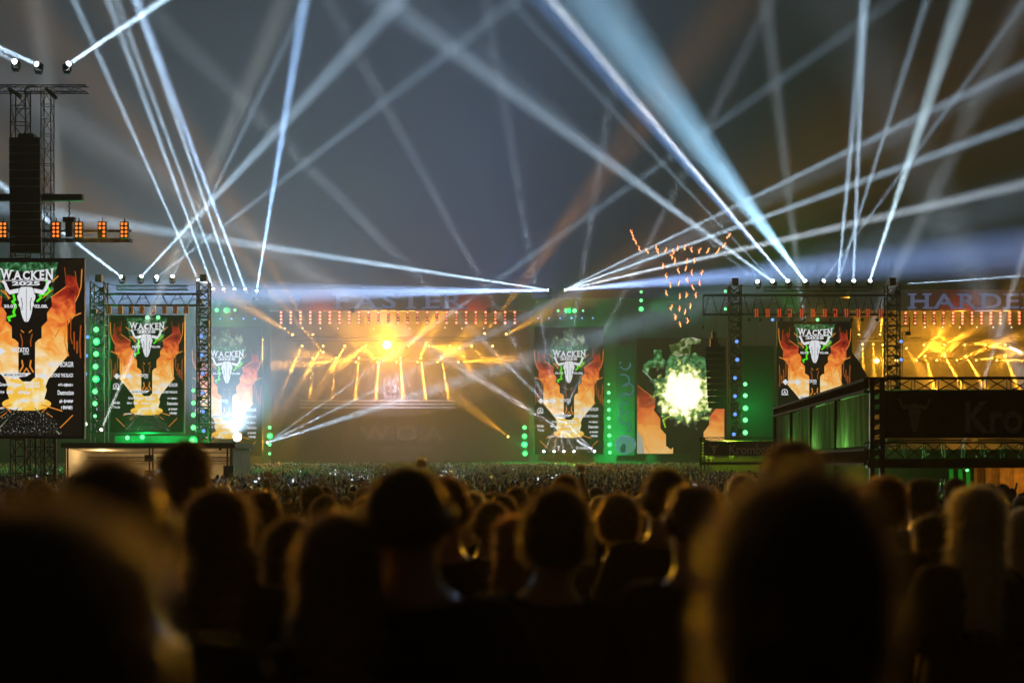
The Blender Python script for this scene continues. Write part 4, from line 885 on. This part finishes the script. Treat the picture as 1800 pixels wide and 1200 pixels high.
def body_mesh(pose):
    J = {'pel':((0,0,.95),(.155,.115)),'sp':((0,.0,1.10),(.145,.105)),'ch':((0,-.01,1.27),(.165,.12)),'nb':((0,-.01,1.425),(.10,.08)),'nk':((0,.008,1.475),(.058,.060)),'h1':((0,.022,1.545),(.066,.083)),'h2':((0,.012,1.625),(.077,.098)),'h3':((0,.0,1.685),(.058,.074))}
    E_ = [('pel','sp'),('sp','ch'),('ch','nb'),('nb','nk'),('nk','h1'),('h1','h2'),('h2','h3')]
    for s, k in ((-1,'l'),(1,'r')):
        up = pose == 'raised' and s > 0
        folded = pose == 'folded'
        el = (s*.245,-.02,1.12); wr = (s*.26,.07,.89); hd = (s*.255,.10,.81)
        if up: el = (s*.27,.06,1.58); wr = (s*.22,.08,1.82); hd = (s*.215,.085,1.89)
        if folded: el = (s*.25,.0,1.12); wr = (s*.10,.2,1.16); hd = (s*.02,.22,1.18)
        J.update({'sh'+k:((s*.175,-.005,1.355),(.066,.07)),'el'+k:(el,(.046,.046)),'wr'+k:(wr,(.030,.030)),'hd'+k:(hd,(.040,.022)),
                  'hp'+k:((s*.09,0,.88),(.095,.095)),'kn'+k:((s*.10,.01,.50),(.060,.062)),'an'+k:((s*.105,-.02,.10),(.042,.045)),'to'+k:((s*.12,.13,.045),(.042,.035))})
        E_ += [('ch','sh'+k),('sh'+k,'el'+k),('el'+k,'wr'+k),('wr'+k,'hd'+k),('pel','hp'+k),('hp'+k,'kn'+k),('kn'+k,'an'+k),('an'+k,'to'+k)]
    names = list(J); me = bpy.data.meshes.new('b'); me.from_pydata([J[n][0] for n in names], [(names.index(a), names.index(b)) for a, b in E_], [])
    ob = bpy.data.objects.new('b', me); COL.objects.link(ob)
    md = ob.modifiers.new('s', 'SKIN'); md.use_smooth_shade = True
    for i, n in enumerate(names):
        sv = me.skin_vertices[0].data[i]; sv.radius = J[n][1]; sv.use_root = (n == 'pel')
    sb = ob.modifiers.new('d', 'SUBSURF'); sb.levels = 2
    dg = bpy.context.evaluated_depsgraph_get(); ev = ob.evaluated_get(dg); em = bpy.data.meshes.new_from_object(ev)
    bpy.data.objects.remove(ob)
    bm = bmesh.new(); bm.from_mesh(em); bpy.data.meshes.remove(em)
    # face: brow, nose, chin pulled out of the head; eye hollows
    for v in bm.verts:
        x, y, z = v.co
        if z > 1.5 and y > .05:
            v.co.y += .028*math.exp(-(x/.014)**2-((z-1.585)/.022)**2)+.010*math.exp(-(x/.05)**2-((z-1.635)/.012)**2)+.012*math.exp(-(x/.03)**2-((z-1.515)/.02)**2)+.006*math.exp(-(x/.022)**2-((z-1.548)/.008)**2)
            for s in (-1, 1): v.co.y -= .010*math.exp(-((x-s*.032)/.014)**2-((z-1.612)/.012)**2)
    for s in (-1, 1):   # ears and fingers grow out of the same body
        r_ = bmesh.ops.create_uvsphere(bm, u_segments=8, v_segments=6, radius=1)
        for v in r_['verts']: v.co = Vector((s*(.088+v.co.z*.006)+v.co.x*.012, .0+v.co.y*.022-.004, 1.598+v.co.z*.036))
        up = pose == 'raised' and s > 0
        hd = Vector((s*.215,.085,1.89)) if up else Vector((s*.02,.22,1.18)) if pose == 'folded' else Vector((s*.255,.10,.81))
        dn = Vector((0,.05,1)) if up else Vector((-s,.1,.1)) if pose == 'folded' else Vector((0,.25,-1)); dn.normalize()
        ax = Vector((1,0,0)) if pose != 'folded' or up else Vector((0,0,1))
        for k, (o_, L_) in enumerate(((-.030,.062),(-.010,.075),(.010,.070),(.029,.055),(.046,.05))):
            a = hd+ax*o_+(dn*.01 if k < 4 else -dn*.02); dd = (dn+Vector((0,.35,0))*.4) if k < 4 else (dn+ax*1.1*(1))
            dd.normalize(); b = a+dd*L_*.55; c = b+(dd+Vector((0,.5,0))).normalized()*L_*.45
            for p, q_, r0, r1 in ((a,b,.0095,.0085),(b,c,.0085,.006)):
                t = MB().bar(p, q_, r0*2, 0, 6, r1*2); vs = [bm.verts.new(x) for x in t.v]
                for f in t.f: bm.faces.new([vs[i] for i in f])
    bmesh.ops.recalc_face_normals(bm, faces=bm.faces)
    return bm
def region(bm, fn, off, name, m):
    b2 = bm.copy(); b2.normal_update()
    kill = [f for f in b2.faces if not fn(f.calc_center_median())]
    bmesh.ops.delete(b2, geom=kill, context='FACES'); b2.normal_update()
    for v in b2.verts:
        n = noise.noise(v.co*9)*.006; v.co += v.normal*(off+n)
    me = bpy.data.meshes.new(name); b2.to_mesh(me); b2.free(); me.materials.append(m)
    me.polygons.foreach_set('use_smooth', [True]*len(me.polygons)); return me
def hair_mesh(style, m, seed):
    rr = random.Random(seed); b = MB()
    big = {'short':1.0,'crop':.965,'bushy':1.22,'long':1.08,'bun':1.03}[style]
    rx, ry, rz = .084*big, .106*big, .104*big; cz = 1.622; roots = []
    NU, NV = 28, 16
    idx = {}; vs = []; fs = []
    for j in range(NV+1):
        th = math.pi*j/NV
        for i in range(NU):
            ph = 2*math.pi*i/NU; sn = max(0.0, math.sin(th))**.78; cs = math.copysign(abs(math.cos(th))**.9, math.cos(th)); p = Vector((rx*sn*math.cos(ph), ry*sn*math.sin(ph), rz*cs*.97))
            n = 1+.30*max(.12, big-.93)*noise.noise(p*16+Vector((seed,0,0)))+.07*noise.noise(p*45+Vector((seed,3,0)))
            vs.append(p*n+Vector((0,-.004,cz)))
    def keep(c):
        y, z = c.y, c.z-cz
        lo = {'short':-.085,'crop':-.075,'bushy':-.095,'long':-.11,'bun':-.07}[style]
        if y > .03: return z > .035
        return z > lo+max(0, y+.05)*.4
    for j in range(NV):
        for i in range(NU):
            q_ = (j*NU+i, j*NU+(i+1) % NU, (j+1)*NU+(i+1) % NU, (j+1)*NU+i); c = sum((vs[k] for k in q_), Vector())/4
            if keep(c): fs.append(q_); roots.append((c, (c-Vector((0,0,cz))).normalized()))
    b.add(vs, fs)
    if style == 'long':
        rings = []
        for j in range(9):
            z = 1.62-j*.05; w = .088+.004*j+.012*math.sin(j*.5); yb = -.10-.006*j; row = []
            for i in range(15):
                a = math.pi*(i/14); row.append(Vector((w*math.cos(a)*(1+.05*rr.uniform(-1,1)), -.01+(yb+.01)*math.sin(a)*(1+.05*rr.uniform(-1,1)), z-.02*rr.random()*(j == 8))))
            rings.append(row)
        o = [v for r_ in rings for v in r_]; b.add(o, [(j*15+i, j*15+i+1, (j+1)*15+i+1, (j+1)*15+i) for j in range(8) for i in range(14)])
        for r_ in rings: 
            for v in r_: roots.append((v, Vector((v.x, v.y, -.06)).normalized()))
    if style == 'bun': b.dome((0,-.11,1.69), .045, (0,-1,.4), n=12, k=5, flat=1)
    N = {'short':4200,'crop':3600,'bushy':6000,'long':6500,'bun':4200}[style]
    L0 = {'short':.014,'crop':.008,'bushy':.019,'long':.032,'bun':.013}[style]
    for _ in range(N):
        c, n = rr.choice(roots); c = c+Vector((rr.uniform(-.01,.01), rr.uniform(-.01,.01), rr.uniform(-.01,.01)))
        down = .9 if style == 'long' else .3
        dr = (n*.8+Vector((rr.uniform(-.6,.6), rr.uniform(-.6,.6), rr.uniform(-.6,.6)-down))).normalized(); L_ = L0*rr.uniform(.5, 1.6)
        s = dr.cross(Vector((rr.random(), rr.random(), rr.random()+.1))).normalized()*.0011
        mid = c+dr*L_*.55; tip = c+dr*L_+Vector((0,0,-L_*.25)); b.add([c-s, c+s, mid+s*.8, mid-s*.8, tip], [(0,1,2,3), (3,2,4)], 1)
    me = b.mesh('hair', [m, STRAND[m.name]]); me.polygons.foreach_set('use_smooth', [True]*len(me.polygons)); return me
BODY = {}
for ps in ('down','folded','raised'):
    bm = body_mesh(ps)
    me = bpy.data.meshes.new('body'); bm.to_mesh(me); me.materials.append(SKIN); me.polygons.foreach_set('use_smooth', [True]*len(me.polygons))
    sh = {}
    for i, sm in enumerate(SHIRT): sh[i] = region(bm, lambda c: .90 < c.z < 1.425 and (abs(c.x) < .2 or c.z > 1.14) or (ps == 'raised' and c.x > .2 and 1.3 < c.z < 1.62), .014, 'shirt', sm)
    tr_ = region(bm, lambda c: .09 < c.z < .95 and abs(c.x) < .21, .012, 'trousers', JEANS); so = region(bm, lambda c: c.z < .11, .012, 'shoes', SHOE)
    BODY[ps] = (me, sh, tr_, so); bm.free()
HM = {}
def person(label, x, y, top, style, colour, pose, shirt, group, rz=0.0, wide=1.0):
    g = gz(y); k = (top-g)/1.745
    t = thing('person', label, 'person', (x, y, g), group); t.rotation_euler = ((random.uniform(-.04,.04), random.uniform(-.04,.04), rz) if group[0] != 'p' else (0, 0, rz)); t.scale = (k*wide, k*wide, k)
    me, sh, tr_, so = BODY[pose]
    key = (style, colour)
    if key not in HM: HM[key] = hair_mesh(style, HAIR[colour], len(HM)+1)
    for nm, dm in (('body', me), ('shirt', sh[shirt]), ('trousers', tr_), ('shoes', so), ('hair', HM[key])):
        o = bpy.data.objects.new(nm, dm); COL.objects.link(o); o.parent = t
    return t
FG = [ # px, top row, distance, style, colour, pose, shirt, rotation, width, label
 (14,850,1.0,'short','dark','down',0,-.3,1.12,'person very close at the lower left corner, only a huge blurred dark head and shoulder'),
 (190,778,2.3,'crop','brown','folded',1,.1,1.0,'blurred close-cropped person second from the left, head against the pavilion roof'),
 (325,783,6.4,'bushy','dark','down',0,.1,1.0,'tall person with bushy dark hair standing before the lit pavilion'),
 (378,853,4.3,'long','brown','folded',0,-.15,1.0,'person with long rim-lit hair just right of the tall bushy-haired person'),
 (461,858,7.0,'bun','brown','folded',2,.3,1.0,'person with tied-up hair left of the two long-haired people near the middle left'),
 (511,908,4.8,'long','dark','down',1,.2,1.0,'person with long dark hair half hidden by the amber-edged head beside them'),
 (596,900,3.2,'long','brown','folded',0,.1,1.0,'person with long hair edged in bright amber left of the large cropped head'),
 (712,806,3.3,'crop','dark','down',0,0,1.12,'large cropped head with neck showing in front of the FASTER stage'),
 (783,832,5.4,'short','brown','down',1,-.1,1.0,'person half hidden right behind the large cropped head'),
 (826,864,12,'short','brown','folded',2,.3,1.0,'small head just right of the half hidden person by the cropped head'),
 (866,876,7.0,'short','dark','folded',0,.2,1.0,'short-haired person in the middle below the right end of the FASTER stage'),
 (906,858,12.5,'bushy','dark','down',2,0,1.0,'small bushy dark head behind the short-haired person in the middle'),
 (918,903,5.0,'long','ginger','folded',1,.5,1.0,'person with reddish long hair lit from the left at the picture middle'),
 (981,862,4.2,'bushy','dark','down',0,-.1,.98,'round dark-haired head below the sponsor screen'),
 (991,831,9.6,'short','dark','down',2,0,1.0,'smaller head seen directly above the round dark-haired head'),
 (1055,868,11.5,'short','blond','folded',0,-.2,1.0,'small pale-edged head right of the round dark-haired head'),
 (1083,872,7.0,'bushy','brown','folded',1,.2,1.0,'person with loose brown hair below the crescent banner'),
 (1125,868,11,'short','blond','down',3,0,1.0,'small light-haired head left of the tall head below the explosion screen'),
 (1171,818,6.0,'short','dark','down',0,.1,1.0,'tall short-haired head below the explosion screen'),
 (1222,839,4.3,'crop','brown','folded',3,.15,1.0,'cropped brown head just left of the huge dark head'),
 (1306,828,9.0,'short','blond','down',1,0,1.0,'small pale-edged head between the cropped brown head and the huge dark head'),
 (1395,769,4.5,'short','dark','down',0,0,1.0,'tall head rising above the huge dark head at the right'),
 (1412,846,1.42,'bushy','dark','down',0,.1,.87,'person close to the camera with a huge dark head at the right'),
 (1560,830,6.0,'short','ginger','down',3,.2,1.0,'short-haired person just right of the huge dark head'),
 (1614,838,9.0,'bun','dark','folded',2,.3,1.0,'small dark head below the skull print of the near beer stand'),
 (1655,885,11,'short','brown','down',1,0,1.0,'low small head under the bottles of the near beer stand'),
 (1722,852,5.4,'long','blond','folded',0,.2,1.0,'person with long blond hair lit pale on the left, below the near beer stand'),
 (1798,894,7.6,'long','blond','folded',2,0,1.0,'light-haired person cut by the right picture edge'),
 (640,882,9.5,'short','dark','down',2,0,1.0,'small dark head peeking out left of the large cropped head'),
 (570,873,10.5,'bushy','dark','folded',1,.2,1.0,'small dark head above the amber-edged long-haired person'),
 (1640,905,7.5,'long','dark','folded',0,.4,1.0,'person with long dark hair between the huge dark head and the blond person'),
]
taken = []
for (px, ty, s, st_, co_, po_, sh_, rz, wd, lb) in FG:
    p = P(px, ty, s)
    pp = person(lb, p.x, s, p.z, st_, co_, po_, sh_, 'people closest to the camera', rz, wd); tl_ = random.Random(px).uniform(-.09, .09); pp.rotation_euler = (0, tl_, rz); pp.location.x -= math.sin(tl_)*(p.z-gz(s))*math.cos(rz); pp.location.y -= math.sin(tl_)*(p.z-gz(s))*math.sin(rz)*0; taken.append((p.x, s, .45))
LBL = {}
rr = random.Random(11); n = 0; tries = 0
foot = [(bs1.location.x-.6, 36.0, 40, 60)]
while n < 265 and tries < 20000:
    tries += 1
    y = math.sqrt(rr.uniform(8.0**2, 30.0**2)); x = rr.uniform(-.38, .38)*y
    if any((x-a)**2+(y-b)**2 < (c*.55+.28)**2 for a, b, c in taken): continue
    if y < 11 and any(abs(x/y-a/b) < .010+.02/b and b < y for a, b, c in taken[:len(FG)]) is False and rr.random() < .75: continue
    n += 1; taken.append((x, y, .5))
    st_ = rr.choice(('short','short','crop','bushy','long','bun','short','long')); co_ = rr.choice(('brown','dark','dark','blond','ginger','brown'))
    po_ = 'raised' if rr.random() < .05 else rr.choice(('down','folded'))
    hr = {'short':'short-haired','crop':'crop-haired','bushy':'bushy-haired','long':'long-haired','bun':'tied-haired'}[st_]
    cn = {'brown':'brown','dark':'dark','blond':'light','ginger':'reddish'}[co_]
    zone = 'nearer' if y < 16 else 'middle' if y < 23 else 'farther'; side = 'left third' if x/y < -.12 else 'right third' if x/y > .12 else 'central third'
    lb = f'{cn} {hr} concertgoer'+(' raising an arm' if po_ == 'raised' else '')+f' in the {zone} rows, {side}'
    pp = person(lb, x, y, gz(y)+max(1.48, min(1.9, rr.gauss(1.71, .085))), st_, co_, po_, rr.randrange(4), f'{zone} crowd, {side}: {cn} {hr}', rr.uniform(-.5, .5)); LBL.setdefault(lb, []).append(pp)
for lb, ps_ in LBL.items():
    if len(ps_) > 1:
        for i, p_ in enumerate(sorted(ps_, key=lambda o: o.location.x/o.location.y)): p_['label'] = f'{lb}, {ORD[i]} from left'

# far crowd: one mass of thousands of simple figures
def far_crowd():
    rg = np.random.default_rng(5)
    def ring(z, rx, ry, n, cy=0.0): return [(rx*math.cos(2*math.pi*k/n), cy+ry*math.sin(2*math.pi*k/n), z) for k in range(n)]
    def loft(rs, n):
        v = [p for r_ in rs for p in r_]; f = []
        for j in range(len(rs)-1):
            for k in range(n): f.append((j*n+k, j*n+(k+1) % n, (j+1)*n+(k+1) % n)); f.append((j*n+k, (j+1)*n+(k+1) % n, (j+1)*n+k))
        return v, f
    var = []
    for kind in range(4):
        hw = (.098,.112,.10,.098)[kind]
        n = 7
        v, f = loft([ring(0,.10,.08,n), ring(.9,.17,.11,n), ring(1.25,.19,.11,n), ring(1.39,.20,.09,n), ring(1.45,.07,.065,n)]+([ring(1.44,.11,.12,n,-.02)] if kind == 1 else [])+[ring(1.53,hw*.85,hw,n), ring(1.62,hw,hw*1.2,n), ring(1.70,hw*.72,hw*.9,n), ring(1.745,.01,.01,n)], n)
        mi = [0]*len(f)
        nf = 2*n
        for k in range(len(f)):
            j = k//nf
            if j >= (4 if kind != 1 else 5): mi[k] = 1
        if kind in (2, 3):
            for s in ((1,) if kind == 2 else (-1, 1)):
                t = MB().bar((s*.18,0,1.38),(s*.27,.05,1.62),.09,0,4,.07).bar((s*.27,.05,1.62),(s*.2,.02,1.95),.07,0,4,.05)
                o_ = len(v); v = v+[tuple(a) for a in t.v]
                for q_ in t.f:
                    if len(q_) == 4: f += [(q_[0]+o_, q_[1]+o_, q_[2]+o_), (q_[0]+o_, q_[2]+o_, q_[3]+o_)]; mi += [2, 2]
        var.append((np.array(v), np.array(f), np.array(mi)))
    V = []; Fs = []; M = []; off = 0
    y = np.sqrt(rg.uniform(30**2, 187**2, 19500)); x = rg.uniform(-.385, .385, 19500)*y
    for a, b in zip(x, y):
        if 9 < a < 26 and 36 < b < 58: continue
        if 14 < a < 34 and 116 < b < 144: continue
        if -32 < a < -18 and 99 < b < 108: continue
        if abs(a-tw.location.x) < 2 and 84 < b < 88: continue
        if b > 60 and rg.random() < .15: continue
        kd = rg.choice(4, p=[.64,.29,.05,.02]); v, f, mi = var[kd]; s = rg.normal(.975, .05); an = rg.uniform(-.6, .6); c, sn = math.cos(an), math.sin(an)
        vv = v*s; w = np.stack([vv[:,0]*c-vv[:,1]*sn+a, vv[:,0]*sn+vv[:,1]*c+b, vv[:,2]+gz(b)], 1)
        V.append(w); Fs.append(f+off); M.append(np.where(mi == 1, 1+rg.integers(0, 2), mi*0+np.where(mi == 2, 3, 0))); off += len(v)
    V = np.concatenate(V).astype(np.float32); Fs = np.concatenate(Fs).astype(np.int32); M = np.concatenate(M).astype(np.int32)
    me = bpy.data.meshes.new('crowd'); me.vertices.add(len(V)); me.vertices.foreach_set('co', V.ravel())
    me.loops.add(Fs.size); me.loops.foreach_set('vertex_index', Fs.ravel()); me.polygons.add(len(Fs))
    me.polygons.foreach_set('loop_start', np.arange(0, Fs.size, 3, dtype=np.int32)); 
    me.polygons.foreach_set('material_index', M); me.polygons.foreach_set('use_smooth', np.ones(len(Fs), bool))
    for m_ in (SHIRT[1], mat('crowd_dark_hair', (.035,.025,.018), .3), mat('crowd_light_hair', (.3,.21,.12), .35), SKIN): me.materials.append(m_)
    me.update(calc_edges=True); me.validate()
    o = link('crowd', me); o['kind'] = 'stuff'; o['label'] = 'dense mass of concertgoers standing from the middle distance up to the stages'; o['category'] = 'crowd'
far_crowd()
# phones held up in the crowd
PH = MB().box((-.045,-.006,-.085),(.045,.006,.085)).mesh('case', BLACK); PS = MB().poly([(-.04,-.078),(.04,-.078),(.04,.078),(-.04,.078)], -.009).mesh('screen', emis('phone_screen', (.75,.85,1), 1.3))
rr = random.Random(2)
for i in range(46):
    y = rr.uniform(40, 150); x = rr.uniform(-.34, .36)*y
    if x > 8 and 34 < y < 62: continue
    t = thing('phone', 'lit phone held up above the heads of the crowd', 'phone', (x, y, gz(y)+rr.uniform(1.72, 1.95)), 'phones held up in the crowd'); t.rotation_euler = (rr.uniform(-.2,.2), rr.choice((0, math.pi/2)), rr.uniform(-.4,.4)); k = .75; t.scale = (k,k,k)
    for nm, dm in (('case', PH), ('screen', PS)):
        o = bpy.data.objects.new(nm, dm); COL.objects.link(o); o.parent = t

# ------------------------------------------------------------------ haze
hz_ = MB().box((-155,-8,-3),(155,228,82)); m = bpy.data.materials.new('haze_air'); nt, out = nodes(m)
pvn = nt.nodes.new('ShaderNodeVolumePrincipled'); nt.links.new(pvn.outputs[0], out.inputs[1])
pvn.inputs['Density'].default_value = HAZE; pvn.inputs['Color'].default_value = (.9,.9,.9,1); pvn.inputs['Anisotropy'].default_value = GG
o = hz_.build('haze', m); o['kind'] = 'stuff'
def smoke(label, px, py, rx, ry, rz):
    bm = bmesh.new(); bmesh.ops.create_icosphere(bm, subdivisions=4, radius=1); c = P(px, py, 198.4)
    for v in bm.verts:
        n_ = 1+.10*noise.noise(v.co*1.7+c); v.co = Vector((v.co.x*rx*n_, v.co.y*ry, v.co.z*rz*n_))
    me = bpy.data.meshes.new('stage_smoke'); bm.to_mesh(me); bm.free(); m = bpy.data.materials.new('stage_smoke_air'); nt, out = nodes(m)
    v = nt.nodes.new('ShaderNodeVolumePrincipled'); nt.links.new(v.outputs[0], out.inputs[1]); v.inputs['Density'].default_value = .011; v.inputs['Color'].default_value = (.92,.92,.92,1); me.materials.append(m)
    o = link('stage_smoke', me, None, c); o['kind'] = 'stuff'; o['label'] = label; o['category'] = 'smoke'
smoke('amber-lit smoke hanging in the upper half of the FASTER stage', 700, 626, 18.5, 6.6, 8.6)
smoke('amber-lit smoke filling the HARDER stage', 1700, 626, 20, 6.6, 9.0)
print('lamps', NL[0], 'objects', len(bpy.data.objects))
